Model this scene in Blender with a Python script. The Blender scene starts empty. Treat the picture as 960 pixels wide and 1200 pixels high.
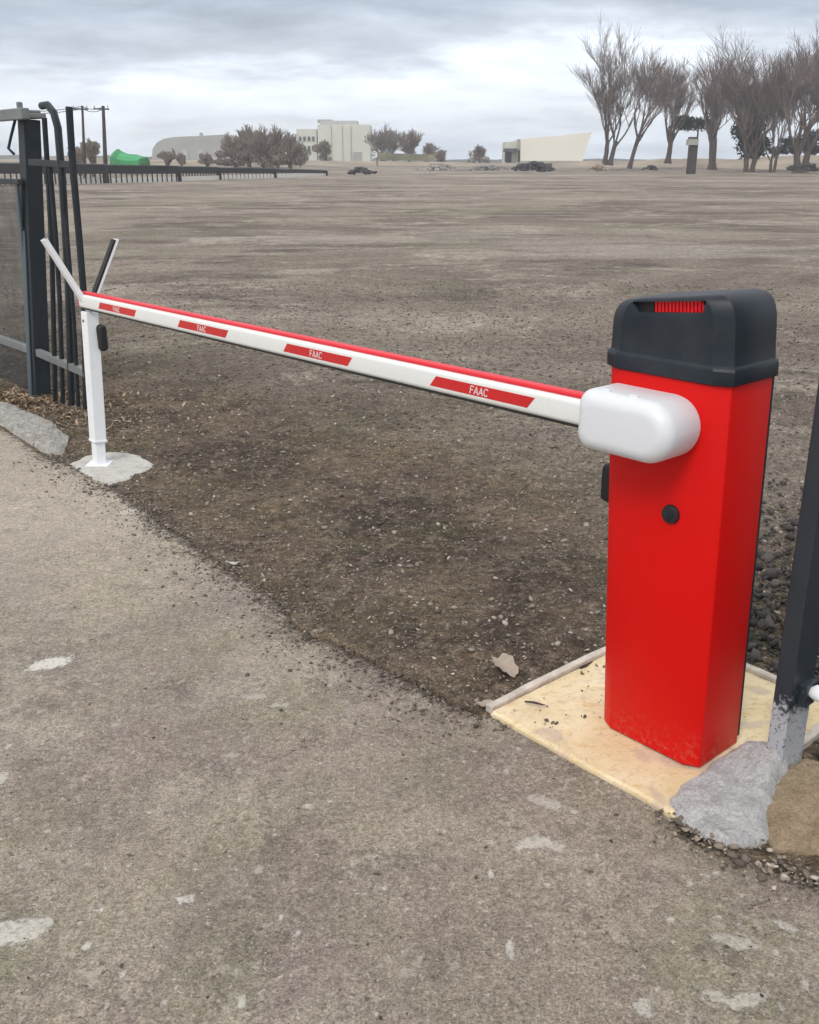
import bpy, bmesh, math, random
import numpy as np
from mathutils import Vector, Matrix, noise as mnoise
random.seed(7); RNG = np.random.default_rng(11)
R = math.radians
sc = bpy.context.scene
COL = sc.collection

# ------------------------------------------------------------------ camera
H = 1.4; F = 1150.0; PITCH = math.atan(410 / F)
cam = bpy.data.cameras.new('camera'); camo = bpy.data.objects.new('camera', cam); COL.objects.link(camo)
camo.location = (0, 0, H); camo.rotation_euler = (R(90) - PITCH, 0, 0)
cam.sensor_fit = 'VERTICAL'; cam.sensor_height = 24; cam.lens = 24 * F / 1200
cam.clip_end = 5000; cam.clip_start = 0.05
sc.camera = camo

# ------------------------------------------------------------------ world and sun
SUN_EL, SUN_AZ = R(48), R(205)      # azimuth clockwise from +Y
w = bpy.data.worlds.new('World'); sc.world = w; w.use_nodes = True
nt = w.node_tree; nt.nodes.clear()
def wn(t, **k):
    n = nt.nodes.new(t)
    for a, b in k.items(): setattr(n, a, b)
    return n
L = nt.links.new
out = wn('ShaderNodeOutputWorld'); bg = wn('ShaderNodeBackground'); L(bg.outputs[0], out.inputs[0])
bg.inputs[1].default_value = 0.1
sky = wn('ShaderNodeTexSky', sky_type='NISHITA', sun_disc=False, sun_elevation=SUN_EL, sun_rotation=SUN_AZ, dust_density=3.0)
tc = wn('ShaderNodeTexCoord'); sep = wn('ShaderNodeSeparateXYZ'); L(tc.outputs['Generated'], sep.inputs[0])
def wmath(op, a, b=None, clamp=False):
    n = wn('ShaderNodeMath', operation=op); n.use_clamp = clamp
    for i, x in enumerate((a, b)):
        if x is None: continue
        if isinstance(x, (int, float)): n.inputs[i].default_value = x
        else: L(x, n.inputs[i])
    return n.outputs[0]
zc = wmath('MAXIMUM', sep.outputs[2], 0.0)
zz = wmath('ADD', zc, 0.22)
cmb = wn('ShaderNodeCombineXYZ')
L(wmath('DIVIDE', sep.outputs[0], zz), cmb.inputs[0]); L(wmath('DIVIDE', sep.outputs[1], zz), cmb.inputs[1])
L(wmath('MULTIPLY', zc, 6.0), cmb.inputs[2])
def wnoise(scale, detail, rough, off=0.0, sx=1.0, dist=0.0):
    mp = wn('ShaderNodeMapping'); mp.inputs['Location'].default_value = (off, off * .7, 0); mp.inputs['Scale'].default_value = (sx, 1, 1)
    L(cmb.outputs[0], mp.inputs[0])
    n = wn('ShaderNodeTexNoise'); n.inputs['Scale'].default_value = scale; n.inputs['Detail'].default_value = detail
    n.inputs['Roughness'].default_value = rough; n.inputs['Distortion'].default_value = dist; L(mp.outputs[0], n.inputs['Vector'])
    return n.outputs[0]
n1 = wnoise(1.3, 6, 0.55, 3.1); n2 = wnoise(4.5, 7, 0.6, 8.3, 0.8, .3)
# elevation warped by noise drives the layers: bright band over the horizon, grey deck above it
# the deck edge also climbs slightly to the right
el = wmath('ADD', zc, wmath('MULTIPLY', wmath('SUBTRACT', n1, 0.5), 0.11))
el = wmath('ADD', el, wmath('MULTIPLY', wmath('SUBTRACT', n2, 0.5), 0.05))
el = wmath('ADD', el, wmath('MULTIPLY', sep.outputs[0], -0.035))
rmp = wn('ShaderNodeValToRGB'); L(el, rmp.inputs[0]); cr = rmp.color_ramp
stops = [(0.0, (.74, .83, .94)), (0.045, (.92, .98, 1.05)), (0.080, (.88, .95, 1.04)), (0.102, (.58, .635, .72)), (0.130, (.385, .445, .535)),
         (0.185, (.47, .52, .59)), (0.30, (.72, .74, .765)), (0.6, (.78, .785, .79)), (1.0, (.80, .80, .80))]
while len(cr.elements) < len(stops): cr.elements.new(0.5)
for e, (p_, c_) in zip(cr.elements, stops): e.position = p_; e.color = (*c_, 1)
n3 = wnoise(3.2, 8, 0.60, 21.0, .7, .4)
br = wmath('ADD', wmath('MULTIPLY', n3, 0.9), 0.55)
mulc = wn('ShaderNodeVectorMath', operation='SCALE'); L(rmp.outputs[0], mulc.inputs[0]); L(wmath('MULTIPLY', br, 12.0), mulc.inputs['Scale'])
mix = wn('ShaderNodeMix', data_type='RGBA'); mix.inputs[0].default_value = 0.93
L(sky.outputs[0], mix.inputs[6]); L(mulc.outputs[0], mix.inputs[7]); L(mix.outputs[2], bg.inputs[0])

sun = bpy.data.lights.new('sun', 'SUN'); suno = bpy.data.objects.new('sun', sun); COL.objects.link(suno)
sun.energy = 1.5; sun.angle = R(18); sun.color = (1, .93, .84)
sd = Vector((math.sin(SUN_AZ) * math.cos(SUN_EL), math.cos(SUN_AZ) * math.cos(SUN_EL), math.sin(SUN_EL)))
suno.rotation_euler = sd.to_track_quat('Z', 'Y').to_euler()
sc.view_settings.view_transform = 'Standard'; sc.view_settings.look = 'None'
sc.view_settings.exposure = 0.18; sc.view_settings.gamma = 1.0; sc.view_settings.use_curve_mapping = False
sc.render.engine = 'CYCLES'

# ------------------------------------------------------------------ survey helpers
def un(px, py, z=0.0):
    """where a sight line from the survey point meets height z"""
    x = (px - 480) / F; y = -(py - 600) / F
    d = (x, math.cos(PITCH) + y * math.sin(PITCH), -math.sin(PITCH) + y * math.cos(PITCH))
    t = (z - H) / d[2]
    return Vector((d[0] * t, d[1] * t, z))
def unY(px, py, Y):
    x = (px - 480) / F; y = -(py - 600) / F
    d = (x, math.cos(PITCH) + y * math.sin(PITCH), -math.sin(PITCH) + y * math.cos(PITCH))
    t = Y / d[1]
    return Vector((d[0] * t, Y, H + d[2] * t))
def pr(P):
    x, y, z = P[0], P[1], P[2] - H
    dep = y * math.cos(PITCH) - z * math.sin(PITCH); up = y * math.sin(PITCH) + z * math.cos(PITCH)
    return 480 + F * x / dep, 600 - F * up / dep
ANG = R(48.6)
U = Vector((math.cos(ANG), -math.sin(ANG), 0)); V = Vector((math.sin(ANG), math.cos(ANG), 0))
O = Vector((.595, 2.135, 0))
def uv(P): d = Vector((P[0], P[1], 0)) - O; return d.dot(U), d.dot(V)
def P3(u, v, z=0.0): return O + U * u + V * v + Vector((0, 0, z))
MUV = Matrix(((U.x, V.x, 0, O.x), (U.y, V.y, 0, O.y), (0, 0, 1, 0), (0, 0, 0, 1)))   # local (u,v,z) -> world

# ------------------------------------------------------------------ numpy noise
_tab = RNG.random((256, 256))
def vnoise(x, y):
    xi = np.floor(x).astype(int); yi = np.floor(y).astype(int); fx = x - xi; fy = y - yi
    fx = fx * fx * (3 - 2 * fx); fy = fy * fy * (3 - 2 * fy)
    a = _tab[xi & 255, yi & 255]; b = _tab[(xi + 1) & 255, yi & 255]; c = _tab[xi & 255, (yi + 1) & 255]; d = _tab[(xi + 1) & 255, (yi + 1) & 255]
    return (a * (1 - fx) + b * fx) * (1 - fy) + (c * (1 - fx) + d * fx) * fy - 0.5
def fbm(x, y, s, o=4):
    r = 0; a = 1.0
    for k in range(o): r = r + a * vnoise(x * s + 17.3 * k, y * s + 9.1 * k); s *= 2.03; a *= .5
    return r

# ------------------------------------------------------------------ object helpers
def link(o, parent=None):
    COL.objects.link(o)
    if parent is not None: o.parent = parent
    return o
def tag(o, label=None, cat=None, group=None, kind=None):
    if label: o['label'] = label
    if cat: o['category'] = cat
    if group: o['group'] = group
    if kind: o['kind'] = kind
    return o
def empty(name, loc=(0, 0, 0), rotz=0, label=None, cat=None, group=None):
    o = bpy.data.objects.new(name, None); o.location = loc; o.rotation_euler = (0, 0, rotz); o.empty_display_size = .1
    link(o); return tag(o, label, cat, group)
def bmobj(name, bm, mat, parent=None, smooth=False, bevel=0.0, seg=2, world=None, angle=35):
    """world: matrix taking bmesh coords to world; the object is expressed relative to its parent"""
    if bevel > 0:
        bmesh.ops.remove_doubles(bm, verts=bm.verts, dist=1e-6)
        es = [e for e in bm.edges if len(e.link_faces) == 2 and e.calc_face_angle(0) > R(28)]
        if es: bmesh.ops.bevel(bm, geom=es, offset=bevel, segments=seg, affect='EDGES', clamp_overlap=True, profile=.5)
    bmesh.ops.recalc_face_normals(bm, faces=bm.faces)
    if world is not None: bmesh.ops.transform(bm, matrix=world, verts=bm.verts)
    if parent is not None:
        pm = parent_world(parent).inverted(); bmesh.ops.transform(bm, matrix=pm, verts=bm.verts)
    me = bpy.data.meshes.new(name); bm.to_mesh(me); bm.free()
    if mat: me.materials.append(mat)
    if smooth:
        for p in me.polygons: p.use_smooth = True
        me.set_sharp_from_angle(angle=R(angle))
    o = bpy.data.objects.new(name, me); return link(o, parent)
def parent_world(o):
    m = Matrix.LocRotScale(o.location, o.rotation_euler, o.scale)
    return (parent_world(o.parent) @ m) if o.parent else m
def pyobj(name, verts, faces, mat, parent=None, smooth=False, attrs=None):
    me = bpy.data.meshes.new(name)
    verts = np.asarray(verts, dtype=np.float32)
    if parent is not None:
        pm = np.array(parent_world(parent).inverted()); verts = verts @ pm[:3, :3].T + pm[:3, 3]
    if isinstance(faces, np.ndarray):
        n, k = faces.shape
        me.vertices.add(len(verts)); me.vertices.foreach_set('co', verts.astype(np.float32).ravel())
        me.loops.add(n * k); me.loops.foreach_set('vertex_index', faces.astype(np.int32).ravel())
        me.polygons.add(n); me.polygons.foreach_set('loop_start', np.arange(0, n * k, k, dtype=np.int32))
        me.update(calc_edges=True)
    else: me.from_pydata([tuple(v) for v in verts], [], faces); me.update()
    if attrs:
        for an, arr in attrs.items():
            a = me.attributes.new(an, 'FLOAT', 'POINT'); a.data.foreach_set('value', np.asarray(arr, dtype=np.float32))
    if mat: me.materials.append(mat)
    if smooth: me.polygons.foreach_set('use_smooth', np.ones(len(me.polygons), dtype=bool))
    me.validate()
    return link(bpy.data.objects.new(name, me), parent)
def box(bm, c, s, rot=None):
    m = Matrix.Translation(c) @ (rot.to_4x4() if rot else Matrix()) @ Matrix.Diagonal((s[0], s[1], s[2], 1))
    return bmesh.ops.create_cube(bm, size=1, matrix=m)
def beam(bm, a, b, w, d=None, up=Vector((0, 0, 1))):
    """box section beam from a to b"""
    a = Vector(a); b = Vector(b); d = d or w; t = (b - a); ln = t.length; t.normalize()
    s = t.cross(up); 
    if s.length < 1e-4: s = Vector((1, 0, 0))
    s.normalize(); q = s.cross(t)
    m = Matrix((( s.x, q.x, t.x, 0), (s.y, q.y, t.y, 0), (s.z, q.z, t.z, 0), (0, 0, 0, 1))); m.translation = (a + b) / 2
    bmesh.ops.create_cube(bm, size=1, matrix=m @ Matrix.Diagonal((w, d, ln, 1)))
def tube(bm, pts, rad, seg=8, caps=True):
    pts = [Vector(p) for p in pts]; rad = rad if isinstance(rad, (list, tuple)) else [rad] * len(pts)
    rings = []; prev = None
    for i, p in enumerate(pts):
        t = (pts[min(i + 1, len(pts) - 1)] - pts[max(i - 1, 0)]).normalized()
        s = prev - t * prev.dot(t) if prev is not None else t.orthogonal()
        s.normalize(); prev = s; q = t.cross(s)
        rings.append([bm.verts.new(p + (s * math.cos(2 * math.pi * k / seg) + q * math.sin(2 * math.pi * k / seg)) * rad[i]) for k in range(seg)])
    for a, b in zip(rings, rings[1:]):
        for k in range(seg): bm.faces.new((a[k], a[(k + 1) % seg], b[(k + 1) % seg], b[k]))
    if caps: bm.faces.new(rings[0][::-1]); bm.faces.new(rings[-1])
def loft(bm, sections, cap=True):
    rings = [[bm.verts.new(p) for p in s] for s in sections]; n = len(rings[0])
    for a, b in zip(rings, rings[1:]):
        for k in range(n): bm.faces.new((a[k], a[(k + 1) % n], b[(k + 1) % n], b[k]))
    if cap: bm.faces.new(rings[0][::-1]); bm.faces.new(rings[-1])

# ------------------------------------------------------------------ materials
class NT:
    def __init__(s, name):
        s.m = bpy.data.materials.new(name); s.m.use_nodes = True; s.t = s.m.node_tree; s.b = s.t.nodes['Principled BSDF']
        s.tc = s.t.nodes.new('ShaderNodeTexCoord'); s.co = s.tc.outputs['Object']
    def n(s, t, **k):
        x = s.t.nodes.new(t)
        for a, b in k.items(): setattr(x, a, b)
        return x
    def set(s, inp, v):
        if isinstance(v, bpy.types.NodeSocket): s.t.links.new(v, inp)
        elif isinstance(v, (tuple, list)) and len(v) == 3 and inp.type == 'RGBA': inp.default_value = (*v, 1)
        else: inp.default_value = v
    def noise(s, scale, detail=4, rough=.55, dist=0, vec=None, sc3=None):
        x = s.n('ShaderNodeTexNoise'); v = vec or s.co
        if sc3: mp = s.n('ShaderNodeMapping'); mp.inputs['Scale'].default_value = sc3; s.t.links.new(v, mp.inputs[0]); v = mp.outputs[0]
        s.t.links.new(v, x.inputs['Vector']); x.inputs['Scale'].default_value = scale; x.inputs['Detail'].default_value = detail
        x.inputs['Roughness'].default_value = rough; x.inputs['Distortion'].default_value = dist
        return x.outputs[0]
    def vor(s, scale, out='Distance', feature='F1', vec=None):
        x = s.n('ShaderNodeTexVoronoi', feature=feature); s.t.links.new(vec or s.co, x.inputs['Vector']); x.inputs['Scale'].default_value = scale
        return x.outputs[out]
    def math(s, op, a, b=None, clamp=False):
        x = s.n('ShaderNodeMath', operation=op); x.use_clamp = clamp; s.set(x.inputs[0], a)
        if b is not None: s.set(x.inputs[1], b)
        return x.outputs[0]
    def rng(s, v, a, b, c=0., d=1., smooth=False):
        x = s.n('ShaderNodeMapRange'); x.interpolation_type = 'SMOOTHSTEP' if smooth else 'LINEAR'
        for i, q in enumerate((v, a, b, c, d)): s.set(x.inputs[i], q)
        return x.outputs[0]
    def mix(s, f, a, b, blend='MIX'):
        x = s.n('ShaderNodeMix', data_type='RGBA', blend_type=blend); s.set(x.inputs[0], f); s.set(x.inputs[6], a); s.set(x.inputs[7], b)
        return x.outputs[2]
    def scale(s, col, f):
        x = s.n('ShaderNodeVectorMath', operation='SCALE'); s.set(x.inputs[0], col); s.set(x.inputs['Scale'], f); return x.outputs[0]
    def attr(s, name): x = s.n('ShaderNodeAttribute', attribute_name=name); return x.outputs['Fac']
    def bump(s, h, dist, strength=1.):
        x = s.n('ShaderNodeBump'); x.inputs['Strength'].default_value = strength; x.inputs['Distance'].default_value = dist
        s.t.links.new(h, x.inputs['Height']); s.t.links.new(x.outputs[0], s.b.inputs['Normal'])
    def fin(s, col, rough=.8, **k):
        s.set(s.b.inputs['Base Color'], col); s.set(s.b.inputs['Roughness'], rough)
        for a, v in k.items(): s.set(s.b.inputs[a.replace('_', ' ')], v)
        return s.m
def plain(name, col, rough=.6, var=.12, vs=6., bump=0., bs=60., **k):
    m = NT(name); n = m.noise(vs, 5, .6)
    c = m.mix(m.rng(n, .3, .7), tuple(x * (1 - var) for x in col), tuple(min(1, x * (1 + var)) for x in col))
    if bump: m.bump(m.noise(bs, 3), bump)
    return m.fin(c, rough, **k)

def mat_asphalt():
    m = NT('road_asphalt')
    c = m.mix(m.rng(m.noise(1.3, 6, .64, .6), .40, .60), (0.399, 0.343, 0.275), (0.284, 0.240, 0.203))
    c = m.mix(m.rng(m.noise(2.2, 5, .6, .8), .50, .62, 0, .55), c, (0.287, 0.273, 0.188))       # olive tint
    c = m.mix(m.rng(m.noise(2.9, 5, .62, .6, sc3=(1.3, 1, 1)), .52, .64, 0, .55), c, (0.308, 0.245, 0.229))   # pinkish
    c = m.mix(m.rng(m.noise(1.6, 6, .64, .5), .51, .62, 0, .6), c, (0.462, 0.407, 0.337))
    c = m.mix(m.rng(m.noise(5.5, 7, .72, .4), .52, .64, 0, .6), c, (0.185, 0.155, 0.130))
    c = m.mix(m.attr('paler_left'), c, (0.582, 0.516, 0.433))
    g = m.noise(200, 4, .8); g2 = m.noise(75, 6, .8); g4 = m.noise(22, 7, .76, .3)
    c = m.scale(c, m.rng(g, .36, .64, .52, 1.50)); c = m.scale(c, m.rng(g2, .38, .62, .72, 1.28)); c = m.scale(c, m.rng(g4, .38, .62, .86, 1.14))
    sp = m.math('MULTIPLY', m.rng(m.noise(30, 7, .75, .5), .54, .62), m.rng(m.noise(2.7, 4, .6), .47, .58)); c = m.mix(m.math('MULTIPLY', sp, .6), c, (0.647, 0.597, 0.522))
    sp = m.rng(m.noise(48, 5, .72, .2), .625, .655); c = m.mix(m.math('MULTIPLY', sp, .85), c, (0.670, 0.628, 0.562))
    sp = m.rng(m.noise(95, 3, .65, .2), .645, .68); c = m.mix(m.math('MULTIPLY', sp, .8), c, (0.648, 0.607, 0.532))
    sp = m.rng(m.noise(36, 6, .7, .3, sc3=(1, 1.3, 1)), .63, .665); c = m.mix(m.math('MULTIPLY', sp, .8), c, (0.060, 0.052, 0.045))
    sp = m.rng(m.noise(85, 4, .7, .3), .66, .70); c = m.mix(m.math('MULTIPLY', sp, .7), c, (0.070, 0.062, 0.054))
    # soil dragged over the edge
    so = m.rng(m.math('ADD', m.attr('soil'), m.math('MULTIPLY', m.math('SUBTRACT', m.noise(30, 9, .80, .6), .5), 3.2)), .40, .75)
    c = m.mix(m.math('MULTIPLY', so, .9), c, m.scale((0.113, 0.088, 0.069), m.rng(g, .36, .64, .5, 1.5)))
    # limewash and paint remains laid out in the mesh
    pa = m.attr('patch'); nn = m.math('ADD', m.math('MULTIPLY', m.noise(34, 9, .78, .6), .55), m.math('MULTIPLY', m.noise(95, 6, .75, .4), .45))
    f = m.rng(m.math('ADD', pa, m.math('MULTIPLY', m.math('SUBTRACT', nn, .5), 3.4)), .40, .62)
    f = m.math('MULTIPLY', f, m.rng(m.noise(120, 5, .75), .34, .50, .35, 1))
    c = m.mix(m.math('MULTIPLY', f, m.math('ADD', m.math('MULTIPLY', m.attr('pstr'), .70), .30)), c, (.84, .81, .74))
    m.bump(m.math('ADD', m.math('MULTIPLY', g, .6), m.math('ADD', g2, m.math('ADD', g4, m.math('MULTIPLY', f, .3)))), .009, .9)
    return m.fin(c, .9)
def mat_dirt():
    m = NT('bare_earth')
    wet = m.attr('damp')
    st = m.noise(.13, 12, .72, .8, sc3=(.7, 1, 1))          # broad drifts worn by wheels
    st2 = m.noise(.5, 12, .78, .8, sc3=(.75, 1, 1))
    base = m.mix(m.rng(st, .43, .57), (0.143, 0.113, 0.091), (0.284, 0.238, 0.195))
    base = m.mix(m.rng(st2, .52, .60, 0, .8), base, (0.427, 0.375, 0.314))
    base = m.mix(m.rng(m.noise(.4, 12, .76, .8, sc3=(.6, 1, 1)), .53, .60, 0, .85), base, (0.087, 0.070, 0.058))
    base = m.mix(m.rng(m.noise(.25, 8, .65, .5, sc3=(.6, 1, 1)), .53, .62, 0, .5), base, (0.180, 0.171, 0.107))
    base = m.mix(m.rng(m.noise(.07, 9, .66, .4, sc3=(.4, 1, 1)), .53, .60, 0, .6), base, (0.414, 0.375, 0.322))
    wv = m.n('ShaderNodeTexWave', wave_type='BANDS', bands_direction='Y'); mp = m.n('ShaderNodeMapping'); mp.inputs['Rotation'].default_value = (0, 0, .22); m.t.links.new(m.co, mp.inputs[0]); m.t.links.new(mp.outputs[0], wv.inputs[0])
    wv.inputs['Scale'].default_value = .16; wv.inputs['Distortion'].default_value = 9; wv.inputs['Detail'].default_value = 5; wv.inputs['Detail Scale'].default_value = .35; wv.inputs['Detail Roughness'].default_value = .65
    tr = m.math('MULTIPLY', m.rng(wv.outputs[1], .62, .95), m.rng(m.noise(.2, 5, .6), .42, .58)); base = m.mix(m.math('MULTIPLY', tr, .28), base, (0.382, 0.339, 0.287))
    near = m.mix(m.rng(m.noise(1.5, 6, .66, .4), .42, .58), (0.075, 0.052, 0.035), (0.177, 0.129, 0.088))
    near = m.mix(m.rng(m.noise(1.3, 4, .6), .48, .60, 0, .32), near, (0.173, 0.148, 0.067))
    near = m.mix(m.rng(m.noise(8, 7, .75), .50, .62, 0, .5), near, (0.280, 0.220, 0.161))
    c = m.mix(wet, base, near)
    g = m.noise(110, 6, .82); g2 = m.noise(32, 6, .78); g3 = m.noise(9, 7, .78)
    c = m.scale(c, m.rng(g, .38, .62, .45, 1.55)); c = m.scale(c, m.rng(g2, .38, .62, .58, 1.40)); c = m.scale(c, m.rng(g3, .38, .62, .72, 1.26))
    sp = m.rng(m.noise(60, 5, .72, .3), .635, .67); c = m.mix(m.math('MULTIPLY', sp, .75), c, (0.579, 0.506, 0.414))
    sp = m.rng(m.noise(19, 5, .7, .4), .65, .68); c = m.mix(m.math('MULTIPLY', sp, .6), c, (0.523, 0.469, 0.395))
    m.bump(m.math('ADD', m.math('MULTIPLY', g, .35), m.math('ADD', g2, m.math('MULTIPLY', g3, 1.6))), .025, .9)
    return m.fin(c, .95)
def mat_tone(name, stops, rough=.85, bump=.002):
    m = NT(name); r = m.n('ShaderNodeValToRGB'); m.t.links.new(m.attr('tone'), r.inputs[0])
    while len(r.color_ramp.elements) < len(stops): r.color_ramp.elements.new(.5)
    for e, (p, c) in zip(r.color_ramp.elements, stops): e.position = p; e.color = (*c, 1)
    n = m.noise(90, 4, .65); c = m.mix(m.rng(n, .3, .7, 0, .45), r.outputs[0], (.10, .085, .07))
    m.bump(n, bump); return m.fin(c, rough)
def mat_red(name='red_powder_coat', col=(.66, .003, .002)):
    m = NT(name)
    n = m.noise(3, 3, .5); c = m.mix(m.rng(n, .3, .7, 0, 1), col, tuple(x * .93 for x in col))
    gz = m.n('ShaderNodeSeparateXYZ'); m.t.links.new(m.co, gz.inputs[0])
    dust = m.math('MULTIPLY', m.rng(gz.outputs[2], .09, .0), m.rng(m.noise(60, 6, .75), .5, .75, 0, .45)); c = m.mix(dust, c, (.42, .30, .22))
    m.bump(m.noise(420, 2, .5), .0004, .25)
    return m.fin(c, m.rng(n, .3, .7, .40, .5), Specular_IOR_Level=.22)
def mat_white(name, col=(.80, .82, .86), rough=.42, dirt=.35):
    m = NT(name); n = m.noise(9, 7, .68, .3); c = m.mix(m.rng(n, .55, .8, 0, dirt), col, (.45, .41, .35))
    c = m.mix(m.rng(m.noise(120, 3, .6), .66, .72, 0, dirt * .8), c, (.3, .27, .23))
    m.bump(m.noise(300, 2), .0003, .3); return m.fin(c, rough)
def mat_dark(name, col, rough=.45, dust=(.2, .19, .175)):
    m = NT(name); n = m.noise(5, 6, .65, .2); c = m.mix(m.rng(n, .5, .8, 0, .12), col, dust)
    c = m.mix(m.rng(m.noise(150, 3, .7), .66, .74, 0, .15), c, dust)
    m.bump(m.noise(260, 2), .0004, .4); return m.fin(c, rough, Specular_IOR_Level=.3)
def mat_slab():
    m = NT('cream_painted_concrete')
    c = m.mix(m.rng(m.noise(5, 5, .6, .4), .35, .65), (.66, .53, .31), (.78, .68, .47))
    c = m.mix(m.rng(m.noise(7, 4, .6, .8), .53, .62, 0, .6), c, (.46, .37, .34))
    c = m.mix(m.rng(m.noise(30, 8, .76, .6), .55, .66, 0, .7), c, (.40, .31, .20))
    c = m.mix(m.rng(m.noise(16, 5, .7, .5, sc3=(1, 2.2, 1)), .55, .64, 0, .65), c, (.60, .42, .18))
    c = m.mix(m.rng(m.noise(150, 3, .7), .60, .70, 0, .5), c, (.25, .20, .14))
    m.bump(m.noise(45, 6, .7), .004, .7); return m.fin(c, .8)
def mat_concrete(name, a, b, chips=(.22, .20, .18)):
    m = NT(name); c = m.mix(m.rng(m.noise(22, 7, .75, .3), .40, .60), a, b)
    c = m.mix(m.rng(m.noise(75, 6, .8), .57, .64, 0, .7), c, chips)
    c = m.mix(m.rng(m.noise(12, 7, .75, .8), .55, .61, 0, .4), c, chips)
    g = m.noise(170, 4, .8); c = m.scale(c, m.rng(g, .38, .62, .80, 1.18))
    m.bump(m.math('ADD', m.math('ADD', m.noise(75, 6, .8), m.math('MULTIPLY', g, .4)), m.noise(22, 6, .75)), .018, 1.0); return m.fin(c, .92)
def mat_post():
    m = NT('slate_painted_steel')
    n = m.noise(6, 6, .65); c = m.mix(m.rng(n, .4, .75, 0, .3), (.018, .027, .038), (.06, .068, .075))
    gz = m.n('ShaderNodeSeparateXYZ'); m.t.links.new(m.co, gz.inputs[0])
    lim = m.math('ADD', m.math('MULTIPLY', m.math('SUBTRACT', m.noise(28, 6, .75), .5), .34), gz.outputs[2])
    f = m.math('MULTIPLY', m.rng(lim, .205, .165), m.rng(m.noise(120, 4, .7), .34, .44))
    c = m.mix(f, c, (.40, .42, .46)); m.bump(m.math('ADD', n, m.math('MULTIPLY', f, .3)), .002, .6)
    return m.fin(c, .42)
M = dict(
    asphalt=mat_asphalt(), dirt=mat_dirt(), red=mat_red(), slab=mat_slab(), post=mat_post(),
    white=mat_white('white_plastic', (.70, .73, .78), .4, .12), boomw=mat_white('white_boom_paint', (.78, .80, .80), .35, .25),
    postw=mat_white('white_galvanised_paint', (.80, .83, .87), .5, .5), cap=mat_dark('dark_slate_plastic', (.014, .021, .031), .45),
    redrub=plain('red_rubber', (.72, .014, .03), .45, .06), blackrub=plain('black_rubber', (.012, .012, .013), .6),
    sticker=plain('red_sticker', (.58, .012, .014), .4, .08), letter=plain('white_letter', (.75, .72, .72), .5, .05),
    fence=mat_dark('slate_fence_paint', (.020, .027, .034), .45), farfence=mat_dark('black_fence_paint', (.028, .028, .034), .6),
    steel=plain('dull_galvanised_steel', (.17, .185, .19), .5, .2), blue=mat_dark('blue_grey_steel', (.075, .105, .125), .5),
    foot=mat_concrete('grey_painted_concrete', (.62, .63, .64), (.88, .89, .90), (.40, .37, .33)), yel=mat_concrete('ochre_concrete', (.46, .35, .22), (.62, .49, .34), (.24, .19, .15)),
    kerb=mat_concrete('kerb_concrete', (.42, .40, .37), (.66, .65, .62), (.30, .26, .21)), pad=mat_concrete('whitewashed_concrete', (.74, .72, .67), (.90, .88, .84), (.55, .50, .43)),
    timber=plain('weathered_white_timber', (.55, .50, .44), .8, .25, 20, .004), leaf=plain('dry_leaf', (.36, .30, .245), .8, .15, 40, .002, 60),
    bark=plain('bark', (.085, .066, .06), .95, .3, 3), twig=plain('twig_bark', (.20, .155, .145), .95, .3, .6),
    bush=plain('brown_bush_twigs', (.25, .205, .175), .95, .35, .5), ever=plain('dark_evergreen', (.035, .045, .035), .95, .4, .6),
    cream=plain('cream_cladding', (.62, .63, .56), .8, .06, .2), cream2=plain('pale_cream_panel', (.80, .79, .71), .8, .04, .1), greyb=plain('grey_render', (.36, .36, .34), .8, .1, .2),
    roof=plain('pale_roof_sheet', (.45, .46, .46), .7, .1, .1), glass=plain('window_glass', (.05, .06, .07), .2, .2), green=plain('green_sheeting', (.04, .30, .11), .7, .3, .4),
    wood=plain('dark_pole_timber', (.05, .042, .04), .9, .3, 1), rubble=plain('dark_rubble', (.07, .07, .075), .9, .5, .8),
    sand=plain('sandy_bank', (.30, .25, .195), .95, .35, .12), lens=None, net=None)
m = NT('red_light_lens'); n = m.noise(60, 2); M['lens'] = m.fin(m.mix(n, (.75, .008, .02), (.55, .0, .01)), .25, Emission_Color=(1, .02, .03), Emission_Strength=.06)
m = NT('shade_netting'); a = m.rng(m.noise(3, 5, .6), .35, .65, .22, .48); M['net'] = m.fin((.045, .05, .055), .8, Alpha=a)

# ------------------------------------------------------------------ ground: border between road and lot, in (u,v)
edge_px = [(-2600, 300), (-700, 402), (-250, 452), (0, 500), (50, 532), (95, 546), (135, 571), (165, 592), (200, 620), (238, 640), (270, 662), (300, 683), (330, 706), (350, 728), (372, 746),
           (400, 757), (440, 776), (470, 786), (500, 803), (540, 824), (572, 838)]
eb = []
for q in edge_px:
    if q[0] < -200: continue
    eb.append(uv(un(*q)))
eu = [-80.0, -20.0] + [e[0] for e in eb] + [-.372, .183, .25, .35, .6, 1.2, 5, 40]
e0 = eb[0][1]
ev = [e0 + .6, e0 + .2] + [e[1] for e in eb] + [-.150, -.150, -.20, -.175, -.10, -.05, -.1, -.1]
eu = np.array(eu); ev = np.array(ev)
def border(u):
    return np.interp(u, eu, ev) + (fbm(u, u * 0 + 3, 6., 3) * .026 + fbm(u, u * 0 + 7, 38., 3) * .012) * (u < -.42)
def nonuni(knots):
    r = []
    for a, b, n in knots: r += list(np.linspace(a, b, n, endpoint=False))
    r.append(knots[-1][1]); return np.array(r)
def grid(name, X, Y, Z, mat, attrs):
    n, k = X.shape; idx = np.arange(n * k).reshape(n, k)
    f = np.stack([idx[:-1, :-1], idx[1:, :-1], idx[1:, 1:], idx[:-1, 1:]], -1).reshape(-1, 4)
    v = np.stack([X.ravel(), Y.ravel(), Z.ravel()], -1)
    return pyobj(name, v, f, mat, smooth=True, attrs={a: b.ravel() for a, b in attrs.items()})
Uv = np.array(U[:2]); Vv = np.array(V[:2]); Ov = np.array(O[:2])
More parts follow.
